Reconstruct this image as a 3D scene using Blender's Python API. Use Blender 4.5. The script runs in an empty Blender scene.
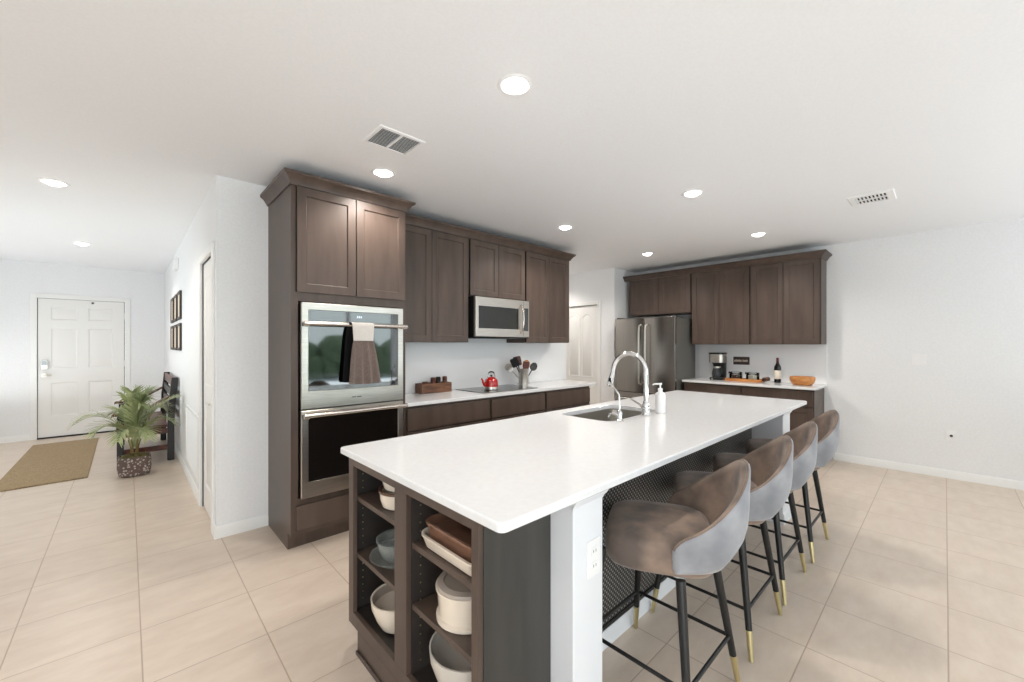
import bpy, bmesh, math, random
from mathutils import Vector, Matrix
random.seed(4)
PI = math.pi
scn = bpy.context.scene
C = scn.collection

# ------------------------------------------------------------------ camera, sky, light, exposure
cam_d = bpy.data.cameras.new('camera')
cam = bpy.data.objects.new('camera', cam_d); C.objects.link(cam)
CAMH = 1.40
FPX = 408.0
cam_d.sensor_width = 36.0
cam_d.lens = FPX/1024*36.0
cam_d.shift_y = 4.0/1024
cam_d.clip_start = .02
yaw = math.atan2(433, 408)                  # view direction measured from +x
cam.location = (0, 0, CAMH)
cam.rotation_euler = (PI/2, 0, yaw - PI/2)
scn.camera = cam

scn.view_settings.view_transform = 'Standard'
scn.view_settings.look = 'None'
scn.view_settings.gamma = 1
scn.view_settings.use_curve_mapping = False
scn.view_settings.exposure = 0.14
scn.cycles.use_denoising = True
scn.cycles.max_bounces = 14
scn.cycles.diffuse_bounces = 8
scn.cycles.glossy_bounces = 6
scn.cycles.transmission_bounces = 8
scn.cycles.transparent_max_bounces = 12
scn.cycles.caustics_reflective = False
scn.cycles.caustics_refractive = False
scn.cycles.sample_clamp_indirect = 6

world = bpy.data.worlds.new('sky'); scn.world = world
world.use_nodes = True
wn = world.node_tree.nodes
bg = wn['Background']
bg.inputs[0].default_value = (.86, .96, 1.0, 1)      # bright hazy day outside the glazing
bg.inputs[1].default_value = 3.4

LAMP_W = 37.0          # each recessed ceiling light
def area(name, loc, rot, sx, sy, power, col=(1, 1, 1), portal=False):
    d = bpy.data.lights.new(name, 'AREA'); d.shape = 'RECTANGLE'; d.size = sx; d.size_y = sy
    d.energy = power; d.color = col
    if portal: d.cycles.is_portal = True
    o = bpy.data.objects.new(name, d); C.objects.link(o); o.location = loc; o.rotation_euler = rot
    return o
# sky portals in the glazed openings
area('portal_kitchen_slider', (3.4, -4.21, 1.21), (PI/2, 0, 0), 3.6, 2.42, 1, portal=True)
area('portal_living_slider', (-2.0, -4.21, 1.21), (PI/2, 0, 0), 3.0, 2.42, 1, portal=True)
area('portal_foyer_window', (-1.77, 6.1, 1.55), (0, -PI/2, 0), 1.3, 1.8, 1, portal=True)
# unseen fill lights added outside the frame, facing up to brighten ceiling and walls
area('fill_living', (-1.6, -2.3, .8), (PI*.79, 0, -.2), 3.6, 2.4, 118, (.87, .945, 1))
area('fill_kitchen', (4.0, -2.9, .55), (PI, 0, 0), 3.4, 2.0, 85, (.85, .935, 1))
area('fill_foyer', (-1.42, 6.9, .5), (PI, 0, 0), .5, 3.6, 27, (.92, .97, 1))

# ------------------------------------------------------------------ materials
def rgb(r, g, b):
    def l(c):
        c /= 255.0
        return c/12.92 if c <= .04045 else ((c+.055)/1.055)**2.4
    return (l(r), l(g), l(b), 1)
def mat(name, col, rough=.5, metal=0, spec=.5, **kw):
    m = bpy.data.materials.new(name); m.use_nodes = True
    b = m.node_tree.nodes['Principled BSDF']
    b.inputs['Base Color'].default_value = col
    b.inputs['Roughness'].default_value = rough
    b.inputs['Metallic'].default_value = metal
    b.inputs['Specular IOR Level'].default_value = spec
    for k, v in kw.items(): b.inputs[k.replace('_', ' ')].default_value = v
    return m
def nodes(m): return m.node_tree.nodes, m.node_tree.links, m.node_tree.nodes['Principled BSDF']
def add_noise_mix(m, c1, c2, scale, stretch=(1, 1, 1), detail=4, bump=0, bumpdist=.002, lo=.35, hi=.65, rough=None):
    n, l, b = nodes(m)
    tc = n.new('ShaderNodeTexCoord'); mp = n.new('ShaderNodeMapping'); mp.inputs['Scale'].default_value = stretch
    l.new(tc.outputs['Object'], mp.inputs[0])
    nz = n.new('ShaderNodeTexNoise'); nz.inputs['Scale'].default_value = scale; nz.inputs['Detail'].default_value = detail
    l.new(mp.outputs[0], nz.inputs['Vector'])
    mr = n.new('ShaderNodeMapRange'); mr.inputs['From Min'].default_value = lo; mr.inputs['From Max'].default_value = hi
    l.new(nz.outputs[0], mr.inputs[0])
    mx = n.new('ShaderNodeMix'); mx.data_type = 'RGBA'
    mx.inputs[6].default_value = c1; mx.inputs[7].default_value = c2
    l.new(mr.outputs[0], mx.inputs[0]); l.new(mx.outputs[2], b.inputs['Base Color'])
    if rough:
        mr2 = n.new('ShaderNodeMapRange'); mr2.inputs['To Min'].default_value = rough[0]; mr2.inputs['To Max'].default_value = rough[1]
        l.new(nz.outputs[0], mr2.inputs[0]); l.new(mr2.outputs[0], b.inputs['Roughness'])
    if bump:
        bp = n.new('ShaderNodeBump'); bp.inputs['Strength'].default_value = bump; bp.inputs['Distance'].default_value = bumpdist
        l.new(nz.outputs[0], bp.inputs['Height']); l.new(bp.outputs[0], b.inputs['Normal'])
    return m

M = {}
M['wall'] = add_noise_mix(mat('wall_paint', rgb(234, 235, 236), .6), rgb(235, 236, 237), rgb(231, 232, 233), 60, detail=2, bump=.08, bumpdist=.001)
M['ceiling'] = add_noise_mix(mat('ceiling_paint', rgb(238, 239, 241), .75), rgb(239, 240, 242), rgb(236, 237, 239), 90, detail=3, bump=.12, bumpdist=.001)
M['trim'] = mat('white_trim', rgb(236, 236, 234), .4)
M['door_white'] = mat('white_door_paint', rgb(233, 232, 229), .4)
M['white_plastic'] = mat('white_plastic', rgb(238, 238, 238), .35)
M['post_white'] = mat('white_post_paint', rgb(228, 230, 234), .35)
M['cab'] = add_noise_mix(mat('stained_cabinet_wood', rgb(79, 66, 58), .42), rgb(71, 58, 51), rgb(90, 75, 66), 5, (2.2, 2.2, .35), 6, .05, .001, .3, .7, (.34, .46))
M['cab_dark'] = add_noise_mix(mat('dark_stained_end_panel', rgb(52, 51, 48), .45), rgb(48, 47, 44), rgb(62, 60, 57), 7, (2.5, 2.5, .3), 6, .05, .001, .3, .7)
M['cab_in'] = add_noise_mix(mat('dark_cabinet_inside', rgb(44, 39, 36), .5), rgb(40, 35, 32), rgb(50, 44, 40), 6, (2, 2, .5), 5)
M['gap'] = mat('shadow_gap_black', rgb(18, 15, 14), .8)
M['quartz'] = add_noise_mix(mat('white_quartz', rgb(229, 230, 231), .12), rgb(230, 231, 232), rgb(226, 227, 228), 40, detail=8)
M['splash'] = mat('white_backsplash_slab', rgb(240, 241, 242), .4)
M['steel'] = add_noise_mix(mat('brushed_stainless_steel', rgb(205, 200, 192), .28, 1), rgb(212, 207, 199), rgb(192, 187, 180), 8, (1, 1, 60), 3)
M['steel_h'] = add_noise_mix(mat('satin_steel_handle', rgb(214, 205, 196), .25, 1), rgb(216, 208, 200), rgb(205, 197, 188), 6, (1, 60, 60), 3)
M['sink_steel'] = mat('sink_stainless', rgb(190, 187, 180), .33, 1)
M['fridge'] = add_noise_mix(mat('dark_stainless_steel', rgb(162, 158, 153), .24, 1), rgb(165, 161, 156), rgb(156, 152, 147), 5, (30, 30, .4), 3)
M['fridge_side'] = mat('fridge_side_grey', rgb(112, 110, 105), .45, .3)
M['chrome'] = mat('chrome', rgb(228, 228, 228), .07, 1)
M['black_glass'] = mat('black_glass', rgb(8, 8, 9), .04, 0, .5, IOR=2.1)
M['grey_glass'] = mat('tinted_window_glass', rgb(32, 32, 29), .08, 0, .6)
M['black_metal'] = mat('black_metal', rgb(24, 23, 23), .42)
M['black_plastic'] = mat('black_plastic', rgb(20, 20, 21), .4)
M['dark_grey'] = mat('dark_grey', rgb(60, 60, 60), .5)
M['brass'] = mat('brass', rgb(214, 202, 156), .3, 1)
M['lamp'] = mat('lamp_glow', (1, 1, 1, 1), .5)
_n, _l, _b = nodes(M['lamp']); _b.inputs['Emission Color'].default_value = (1, .96, .9, 1); _b.inputs['Emission Strength'].default_value = 12
M['led'] = mat('clock_led', (0, 0, 0, 1), .5)
_n, _l, _b = nodes(M['led']); _b.inputs['Emission Color'].default_value = (.75, .85, 1, 1); _b.inputs['Emission Strength'].default_value = 1.4
M['red'] = mat('red_enamel', rgb(172, 22, 20), .18, Coat_Weight=.5)
M['oak'] = add_noise_mix(mat('honey_wood', rgb(190, 124, 62), .45), rgb(172, 106, 50), rgb(210, 146, 82), 8, (4, .6, 4), 5)
M['walnut'] = add_noise_mix(mat('walnut_wood', rgb(96, 62, 42), .5), rgb(78, 48, 32), rgb(120, 80, 55), 9, (.8, 5, 5), 5)
M['redwood'] = add_noise_mix(mat('reddish_wood', rgb(86, 42, 30), .4), rgb(66, 31, 23), rgb(102, 53, 37), 6, (4, .8, 4), 5)
M['espresso'] = add_noise_mix(mat('espresso_wood', rgb(22, 16, 14), .4), rgb(18, 13, 12), rgb(30, 21, 18), 6, (4, 4, .8), 4)
M['cream'] = mat('cream_ceramic', rgb(226, 214, 198), .25, Coat_Weight=.4)
M['grey_ceramic'] = mat('pale_stoneware', rgb(205, 198, 188), .35)
M['taupe_lid'] = mat('taupe_lid', rgb(170, 158, 146), .4)
M['brown_rim'] = mat('brown_glaze', rgb(92, 66, 50), .3)
M['soil'] = add_noise_mix(mat('moss', rgb(96, 88, 50), .95), rgb(70, 58, 34), rgb(122, 112, 62), 60, bump=.8, bumpdist=.01)
M['stem'] = mat('palm_stem', rgb(128, 108, 62), .7)
M['leaf'] = add_noise_mix(mat('palm_leaf', rgb(138, 152, 112), .5), rgb(116, 134, 94), rgb(176, 180, 130), 9, lo=.3, hi=.7)
M['towel_dark'] = add_noise_mix(mat('brown_grey_towel', rgb(104, 90, 84), .95, 0, .1, Sheen_Weight=.3), rgb(96, 83, 77), rgb(112, 98, 92), 120, bump=.4, bumpdist=.002)
M['towel_light'] = add_noise_mix(mat('pale_knit', rgb(196, 190, 184), .95, 0, .1), rgb(188, 182, 176), rgb(205, 200, 194), 150, bump=.4, bumpdist=.002)
M['towel_black'] = mat('black_towel', rgb(20, 19, 20), .95, 0, .1)
M['velvet_out'] = add_noise_mix(mat('grey_velvet', rgb(148, 149, 153), .85, 0, .15, Sheen_Weight=.35, Sheen_Roughness=.4), rgb(134, 136, 141), rgb(160, 161, 165), 7, detail=3)
M['velvet_in'] = add_noise_mix(mat('taupe_velvet', rgb(126, 110, 100), .85, 0, .15, Sheen_Weight=.3, Sheen_Roughness=.4), rgb(98, 88, 82), rgb(148, 129, 115), 7, detail=4, lo=.36, hi=.66)
M['rubber'] = mat('black_rubber', rgb(20, 20, 20), .7)
M['paper'] = mat('cream_label', rgb(232, 222, 206), .6)
M['print'] = mat('sepia_print', rgb(214, 200, 182), .6)
M['frame'] = mat('dark_frame', rgb(52, 40, 33), .5)
M['brown_sign'] = mat('brown_sign_board', rgb(62, 46, 40), .6)
M['pale_mark'] = mat('pale_lettering', rgb(206, 192, 180), .6)
M['coffee'] = add_noise_mix(mat('coffee_beans', rgb(84, 48, 28), .6), rgb(60, 32, 18), rgb(112, 68, 40), 160, bump=.6, bumpdist=.004)
M['sugar'] = mat('sugar', rgb(240, 226, 208), .8)
M['wine_glass'] = mat('dark_wine_glass', rgb(16, 11, 9), .08)
M['foil'] = mat('dark_red_foil', rgb(92, 30, 30), .35, .3)
M['hedge'] = add_noise_mix(mat('hedge_leaf', rgb(90, 112, 80), .8), rgb(66, 88, 60), rgb(122, 140, 110), 10)
M['lanai'] = mat('lanai_paving', rgb(186, 196, 200), .7)

def glass(name, col, rough=0, trans=.86):
    m = bpy.data.materials.new(name); m.use_nodes = True
    n, l = m.node_tree.nodes, m.node_tree.links; n.clear()
    o = n.new('ShaderNodeOutputMaterial'); mx = n.new('ShaderNodeMixShader'); t = n.new('ShaderNodeBsdfTransparent')
    g = n.new('ShaderNodeBsdfGlossy'); f = n.new('ShaderNodeFresnel'); f.inputs[0].default_value = 1.5
    t.inputs[0].default_value = col; g.inputs['Roughness'].default_value = .03
    l.new(f.outputs[0], mx.inputs[0]); l.new(t.outputs[0], mx.inputs[1]); l.new(g.outputs[0], mx.inputs[2]); l.new(mx.outputs[0], o.inputs[0])
    return m
M['pane'] = glass('window_pane', (.96, .98, .97, 1))
M['clear_glass'] = mat('clear_glass', rgb(170, 176, 172), .05, Alpha=.30)
M['jar_glass'] = glass('jar_glass', (.93, .95, .94, 1))
M['amber_glass'] = mat('amber_glass', rgb(150, 112, 92), .08, Alpha=.62)
M['carafe_glass'] = mat('carafe_glass', rgb(70, 72, 74), .05, Alpha=.6)

# floor tiles
def tile_mat():
    m = mat('beige_floor_tile', rgb(214, 198, 180), .32)
    n, l, b = nodes(m)
    tc = n.new('ShaderNodeTexCoord'); sp = n.new('ShaderNodeSeparateXYZ'); l.new(tc.outputs['Object'], sp.inputs[0])
    def math_(op, a, bv=None):
        k = n.new('ShaderNodeMath'); k.operation = op
        for i, v in enumerate((a, bv)):
            if v is None: continue
            if isinstance(v, (int, float)): k.inputs[i].default_value = v
            else: l.new(v, k.inputs[i])
        return k.outputs[0]
    def cell(src, off, pitch):
        u = math_('DIVIDE', math_('SUBTRACT', src, off), pitch)
        fr = math_('FRACT', u); fl = math_('FLOOR', u)
        d = math_('MULTIPLY', math_('MINIMUM', fr, math_('SUBTRACT', 1.0, fr)), pitch)
        return fl, d
    fx, dx = cell(sp.outputs[0], .047, .448); fy, dy = cell(sp.outputs[1], -.010, .4525)
    d = math_('MINIMUM', dx, dy)
    gr = n.new('ShaderNodeMapRange'); gr.inputs['From Min'].default_value = .0016; gr.inputs['From Max'].default_value = .0036
    l.new(d, gr.inputs[0])
    cb = n.new('ShaderNodeCombineXYZ'); l.new(fx, cb.inputs[0]); l.new(fy, cb.inputs[1])
    wn_ = n.new('ShaderNodeTexWhiteNoise'); l.new(cb.outputs[0], wn_.inputs[0])
    ad = n.new('ShaderNodeVectorMath'); ad.operation = 'MULTIPLY_ADD'
    l.new(wn_.outputs['Color'], ad.inputs[0]); ad.inputs[1].default_value = (9, 9, 9); l.new(tc.outputs['Object'], ad.inputs[2])
    mp = n.new('ShaderNodeMapping'); mp.inputs['Scale'].default_value = (2.2, 5, 1); l.new(ad.outputs[0], mp.inputs[0])
    nz = n.new('ShaderNodeTexNoise'); nz.inputs['Scale'].default_value = 2.2; nz.inputs['Detail'].default_value = 7; nz.inputs['Roughness'].default_value = .62
    l.new(mp.outputs[0], nz.inputs['Vector'])
    mr = n.new('ShaderNodeMapRange'); mr.inputs['From Min'].default_value = .32; mr.inputs['From Max'].default_value = .68; l.new(nz.outputs[0], mr.inputs[0])
    mx = n.new('ShaderNodeMix'); mx.data_type = 'RGBA'; l.new(mr.outputs[0], mx.inputs[0])
    mx.inputs[6].default_value = rgb(204, 187, 170); mx.inputs[7].default_value = rgb(215, 200, 184)
    m2 = n.new('ShaderNodeMix'); m2.data_type = 'RGBA'; l.new(gr.outputs[0], m2.inputs[0])
    m2.inputs[6].default_value = rgb(176, 156, 138); l.new(mx.outputs[2], m2.inputs[7])
    l.new(m2.outputs[2], b.inputs['Base Color'])
    bp = n.new('ShaderNodeBump'); bp.inputs['Strength'].default_value = .35; bp.inputs['Distance'].default_value = .002
    l.new(gr.outputs[0], bp.inputs['Height']); l.new(bp.outputs[0], b.inputs['Normal'])
    return m
M['tile'] = tile_mat()

def lattice_mat(name, dark, light, px, pz, thr, rough=.3, axes=(0, 2)):
    """small diagonal lattice: pale joints between dark lozenges"""
    m = mat(name, dark, rough)
    n, l, b = nodes(m)
    tc = n.new('ShaderNodeTexCoord'); sp = n.new('ShaderNodeSeparateXYZ'); l.new(tc.outputs['Object'], sp.inputs[0])
    def mth(op, a, bv=None):
        k = n.new('ShaderNodeMath'); k.operation = op
        for i, v in enumerate((a, bv)):
            if v is None: continue
            if isinstance(v, (int, float)): k.inputs[i].default_value = v
            else: l.new(v, k.inputs[i])
        return k.outputs[0]
    a = mth('MULTIPLY', sp.outputs[axes[0]], 2*PI/px); c = mth('MULTIPLY', sp.outputs[axes[1]], 2*PI/pz)
    s = mth('MULTIPLY', mth('COSINE', a), mth('COSINE', c))
    r = n.new('ShaderNodeMapRange'); r.inputs['From Min'].default_value = thr; r.inputs['From Max'].default_value = thr+.3; l.new(s, r.inputs[0])
    mx = n.new('ShaderNodeMix'); mx.data_type = 'RGBA'; l.new(r.outputs[0], mx.inputs[0]); mx.inputs[6].default_value = dark; mx.inputs[7].default_value = light
    l.new(mx.outputs[2], b.inputs['Base Color'])
    bp = n.new('ShaderNodeBump'); bp.inputs['Strength'].default_value = .6; bp.inputs['Distance'].default_value = .002
    l.new(s, bp.inputs['Height']); l.new(bp.outputs[0], b.inputs['Normal'])
    return m
M['weave'] = lattice_mat('dark_lattice_panel', rgb(44, 43, 44), rgb(186, 184, 180), .026, .026, .42)

def basket_mat():
    m = mat('brown_patterned_basket', rgb(90, 76, 70), .9)
    n, l, b = nodes(m)
    tc = n.new('ShaderNodeTexCoord'); v = n.new('ShaderNodeTexVoronoi'); v.inputs['Scale'].default_value = 40; l.new(tc.outputs['Object'], v.inputs['Vector'])
    r = n.new('ShaderNodeMapRange'); r.inputs['From Min'].default_value = .30; r.inputs['From Max'].default_value = .42; l.new(v.outputs['Distance'], r.inputs[0])
    mx = n.new('ShaderNodeMix'); mx.data_type = 'RGBA'; l.new(r.outputs[0], mx.inputs[0])
    mx.inputs[6].default_value = rgb(186, 176, 170); mx.inputs[7].default_value = rgb(104, 88, 82)
    l.new(mx.outputs[2], b.inputs['Base Color'])
    w = n.new('ShaderNodeTexWave'); w.bands_direction = 'Z'; w.inputs['Scale'].default_value = 40; l.new(tc.outputs['Object'], w.inputs['Vector'])
    bp = n.new('ShaderNodeBump'); bp.inputs['Strength'].default_value = .5; bp.inputs['Distance'].default_value = .004
    l.new(w.outputs[0], bp.inputs['Height']); l.new(bp.outputs[0], b.inputs['Normal'])
    return m
M['basket'] = basket_mat()
def rug_mat():
    m = mat('woven_jute', rgb(158, 138, 98), .95, 0, .1)
    n, l, b = nodes(m)
    tc = n.new('ShaderNodeTexCoord')
    w = n.new('ShaderNodeTexWave'); w.bands_direction = 'Y'; w.inputs['Scale'].default_value = 16; w.inputs['Distortion'].default_value = 6; w.inputs['Detail'].default_value = 3; w.inputs['Detail Scale'].default_value = 3
    l.new(tc.outputs['Object'], w.inputs['Vector'])
    mx = n.new('ShaderNodeMix'); mx.data_type = 'RGBA'; l.new(w.outputs[0], mx.inputs[0])
    mx.inputs[6].default_value = rgb(146, 126, 98); mx.inputs[7].default_value = rgb(190, 168, 136)
    l.new(mx.outputs[2], b.inputs['Base Color'])
    bp = n.new('ShaderNodeBump'); bp.inputs['Strength'].default_value = .8; bp.inputs['Distance'].default_value = .006
    l.new(w.outputs[0], bp.inputs['Height']); l.new(bp.outputs[0], b.inputs['Normal'])
    return m
M['jute'] = rug_mat()

# ------------------------------------------------------------------ mesh helpers
ORG = {}
def thing(name, label, cat, loc=(0, 0, 0), rotz=0, group=None):
    o = bpy.data.objects.new(name, None); C.objects.link(o)
    o.empty_display_size = .05
    o.location = loc; o.rotation_euler = (0, 0, rotz)
    tag(o, label, cat, group); ORG[o.name] = Vector(loc)
    return o
def tag(o, label=None, cat=None, group=None):
    if label: o['label'] = label
    if cat: o['category'] = cat
    if group: o['group'] = group
    return o
def obj(name, bm, m, parent=None, bevel=0, smooth=True, sub=0, loc=None, label=None, angle=35, bevseg=2, local=False):
    me = bpy.data.meshes.new(name)
    bmesh.ops.recalc_face_normals(bm, faces=bm.faces)
    org = Vector((0, 0, 0))
    if parent is not None and not local: org = ORG.get(parent.name, Vector((0, 0, 0)))
    if loc is not None: org = Vector(loc)
    if not local: bmesh.ops.translate(bm, verts=bm.verts, vec=-org)
    bm.to_mesh(me); bm.free()
    if smooth:
        me.polygons.foreach_set('use_smooth', [True]*len(me.polygons))
        if hasattr(me, 'set_sharp_from_angle') and not sub: me.set_sharp_from_angle(angle=math.radians(angle))
    o = bpy.data.objects.new(name, me); C.objects.link(o)
    for k in (m if isinstance(m, list) else [m]): me.materials.append(M[k])
    if parent is not None: o.parent = parent; ORG[o.name] = org
    elif loc is not None: o.location = org; ORG[o.name] = org
    if bevel:
        b = o.modifiers.new('edge', 'BEVEL'); b.width = bevel; b.segments = bevseg; b.limit_method = 'ANGLE'; b.angle_limit = math.radians(40); b.harden_normals = smooth
    if sub:
        s = o.modifiers.new('smooth', 'SUBSURF'); s.levels = sub; s.render_levels = sub
    if label: o['label'] = label
    return o
def B(): return bmesh.new()
def box(bm, x0, x1, y0, y1, z0, z1, mi=0):
    if x0 > x1: x0, x1 = x1, x0
    if y0 > y1: y0, y1 = y1, y0
    v = [bm.verts.new(p) for p in ((x0,y0,z0),(x1,y0,z0),(x1,y1,z0),(x0,y1,z0),(x0,y0,z1),(x1,y0,z1),(x1,y1,z1),(x0,y1,z1))]
    for f in ((0,3,2,1),(4,5,6,7),(0,1,5,4),(1,2,6,5),(2,3,7,6),(3,0,4,7)):
        bm.faces.new([v[i] for i in f]).material_index = mi
    return bm
def Bx(*a): return box(B(), *a)
def rings(bm, rs, closed=True, cap=True, mi=0):
    vs = [[bm.verts.new(p) for p in r] for r in rs]
    n = len(rs[0])
    for a, b in zip(vs, vs[1:]):
        for i in range(n if closed else n-1):
            j = (i+1) % n
            bm.faces.new((a[i], a[j], b[j], b[i])).material_index = mi
    if cap and closed:
        bm.faces.new(vs[0][::-1]).material_index = mi; bm.faces.new(vs[-1]).material_index = mi
    return vs
def lathe(bm, prof, c, seg=28, mi=0, cap=True, sx=1, sy=1):
    rs = []
    for r, z in prof:
        r = max(r, 1e-4)
        rs.append([(c[0]+r*sx*math.cos(2*PI*i/seg), c[1]+r*sy*math.sin(2*PI*i/seg), c[2]+z) for i in range(seg)])
    rings(bm, rs, True, cap, mi); return bm
def tube(bm, pts, r, seg=10, mi=0, cap=True):
    pts = [Vector(p) for p in pts]; n = len(pts)
    rr = r if isinstance(r, (list, tuple)) else [r]*n
    rs = []; prev = None
    for i, p in enumerate(pts):
        t = (pts[min(i+1, n-1)] - pts[max(i-1, 0)]).normalized()
        if prev is None:
            up = Vector((0, 0, 1)) if abs(t.z) < .9 else Vector((1, 0, 0))
            a = t.cross(up).normalized()
        else:
            a = (prev - t*prev.dot(t)).normalized()
        prev = a; b = t.cross(a)
        rs.append([p + (a*math.cos(2*PI*k/seg) + b*math.sin(2*PI*k/seg))*rr[i] for k in range(seg)])
    rings(bm, rs, True, cap, mi); return bm
def prism(bm, poly, z0, z1, mi=0):
    return rings(bm, [[(x, y, z0) for x, y in poly], [(x, y, z1) for x, y in poly]], True, True, mi)
def rrect(x0, x1, y0, y1, r, k=5):
    out = []
    for cx, cy, a0 in ((x1-r, y1-r, 0), (x0+r, y1-r, PI/2), (x0+r, y0+r, PI), (x1-r, y0+r, 1.5*PI)):
        for i in range(k+1):
            a = a0+PI/2*i/k; out.append((cx+r*math.cos(a), cy+r*math.sin(a)))
    return out
def bez(p0, p1, p2, p3, n=12):
    p0, p1, p2, p3 = map(Vector, (p0, p1, p2, p3)); o = []
    for i in range(n+1):
        t = i/n; o.append(p0*(1-t)**3 + p1*3*t*(1-t)**2 + p2*3*t*t*(1-t) + p3*t**3)
    return o
def front(bm, o, u, n, w, h, t, panels, mode='shaker'):
    """a slab w x h x t whose front carries recessed (shaker) or raised (six panel) fields. o = lower back corner, u = width direction, n = outward"""
    o, u, n = Vector(o), Vector(u), Vector(n); zv = Vector((0, 0, 1))
    P = lambda a, b, d: o + u*a + zv*b + n*d
    xs = sorted({0, w, *[q for p in panels for q in p[:2]]}); zs = sorted({0, h, *[q for p in panels for q in p[2:]]})
    cache = {}
    def V(a, b, d):
        k = (round(a, 5), round(b, 5), round(d, 5))
        if k not in cache: cache[k] = bm.verts.new(P(a, b, d))
        return cache[k]
    def ring(r1, d1, r2, d2):
        c1 = [(r1[0], r1[2]), (r1[1], r1[2]), (r1[1], r1[3]), (r1[0], r1[3])]; c2 = [(r2[0], r2[2]), (r2[1], r2[2]), (r2[1], r2[3]), (r2[0], r2[3])]
        for i in range(4):
            j = (i+1) % 4
            bm.faces.new((V(*c1[i], d1), V(*c1[j], d1), V(*c2[j], d2), V(*c2[i], d2)))
    for i in range(len(xs)-1):
        for j in range(len(zs)-1):
            r = (xs[i], xs[i+1], zs[j], zs[j+1])
            if any(abs(r[0]-p[0]) < 1e-6 and abs(r[1]-p[1]) < 1e-6 and abs(r[2]-p[2]) < 1e-6 and abs(r[3]-p[3]) < 1e-6 for p in panels):
                ins = lambda q, e: (q[0]+e, q[1]-e, q[2]+e, q[3]-e)
                if mode == 'shaker':
                    a = ins(r, .006); ring(r, t, a, t-.009)
                    bm.faces.new([V(a[0], a[2], t-.009), V(a[1], a[2], t-.009), V(a[1], a[3], t-.009), V(a[0], a[3], t-.009)])
                else:
                    a = ins(r, .012); b2 = ins(r, .022); c2 = ins(r, .05)
                    ring(r, t, a, t-.009); ring(a, t-.009, b2, t-.009); ring(b2, t-.009, c2, t-.002)
                    bm.faces.new([V(c2[0], c2[2], t-.002), V(c2[1], c2[2], t-.002), V(c2[1], c2[3], t-.002), V(c2[0], c2[3], t-.002)])
            else:
                bm.faces.new([V(r[0], r[2], t), V(r[1], r[2], t), V(r[1], r[3], t), V(r[0], r[3], t)])
    # sides and back
    edge = [(x, 0) for x in xs] + [(w, z) for z in zs[1:]] + [(x, h) for x in xs[::-1][1:]] + [(0, z) for z in zs[::-1][1:-1]]
    for i in range(len(edge)):
        a, b2 = edge[i], edge[(i+1) % len(edge)]
        bm.faces.new((V(*a, t), V(*b2, t), V(*b2, 0), V(*a, 0)))
    bm.faces.new([V(*e, 0) for e in edge])
    return bm
def shaker(name, parent, o, u, n, w, h, st=.057, t=.02, m='cab', edge=False):
    d = obj(name, front(B(), o, u, n, w, h, t, [(st, w-st, st, h-st)]), m, parent, bevel=.0015)
    if edge:                                   # dark strip painted in for the shade line beside the door
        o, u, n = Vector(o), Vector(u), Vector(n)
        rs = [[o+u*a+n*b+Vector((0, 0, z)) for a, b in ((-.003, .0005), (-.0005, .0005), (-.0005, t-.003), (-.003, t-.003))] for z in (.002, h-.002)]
        bm = B(); rings(bm, rs); obj('shade_strip', bm, 'gap', d, smooth=False)
    return d
def slab(name, parent, o, u, n, w, h, t=.02, m='cab'):
    return obj(name, front(B(), o, u, n, w, h, t, []), m, parent, bevel=.003)
def mitre(bm, path, prof, side=1):
    """sweep a (outward, z) profile along a flat polyline with mitred corners; side=+1: outward is left of travel"""
    n = len(path); P = [Vector(p) for p in path]; rs = []
    for i in range(n):
        ds = []
        if i > 0: ds.append((P[i]-P[i-1]).normalized())
        if i < n-1: ds.append((P[i+1]-P[i]).normalized())
        ns = [Vector((-d.y, d.x))*side for d in ds]
        if len(ns) == 2:
            mm = (ns[0]+ns[1]).normalized(); mm = mm/ max(.2, mm.dot(ns[0]))
        else: mm = ns[0]
        rs.append([(P[i].x+mm.x*d, P[i].y+mm.y*d, z) for d, z in prof])
    rings(bm, rs, True, True); return bm
def struct(name, bm, m, label=None, **k):
    o = obj(name, bm, m, **k); o['kind'] = 'structure'
    return o
def dup(root, loc, rotz=None, label=None, group=None, name=None):
    r = root.copy(); C.objects.link(r); r.location = loc
    if rotz is not None: r.rotation_euler = (0, 0, rotz)
    if label: r['label'] = label
    if group: r['group'] = group
    for ch in list(root.children):
        c = ch.copy(); C.objects.link(c); c.parent = r
        for g in list(ch.children):
            d = g.copy(); C.objects.link(d); d.parent = c
    return r

# ------------------------------------------------------------------ room shell
CEIL = 2.63
WA, WB, WH = 3.615, 6.28, .467              # cooking wall (y), fridge wall (x), hallway wall (x)
BK = -4.2                                   # glazed back wall (y)
T = .14
struct('floor', Bx(-4.4, WB+T, BK-T, 9.4, -.12, 0), 'tile', smooth=False)
struct('ceiling', Bx(-4.4, WB+T, BK-T, 9.4, CEIL, CEIL+.12), 'ceiling', smooth=False)
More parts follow.
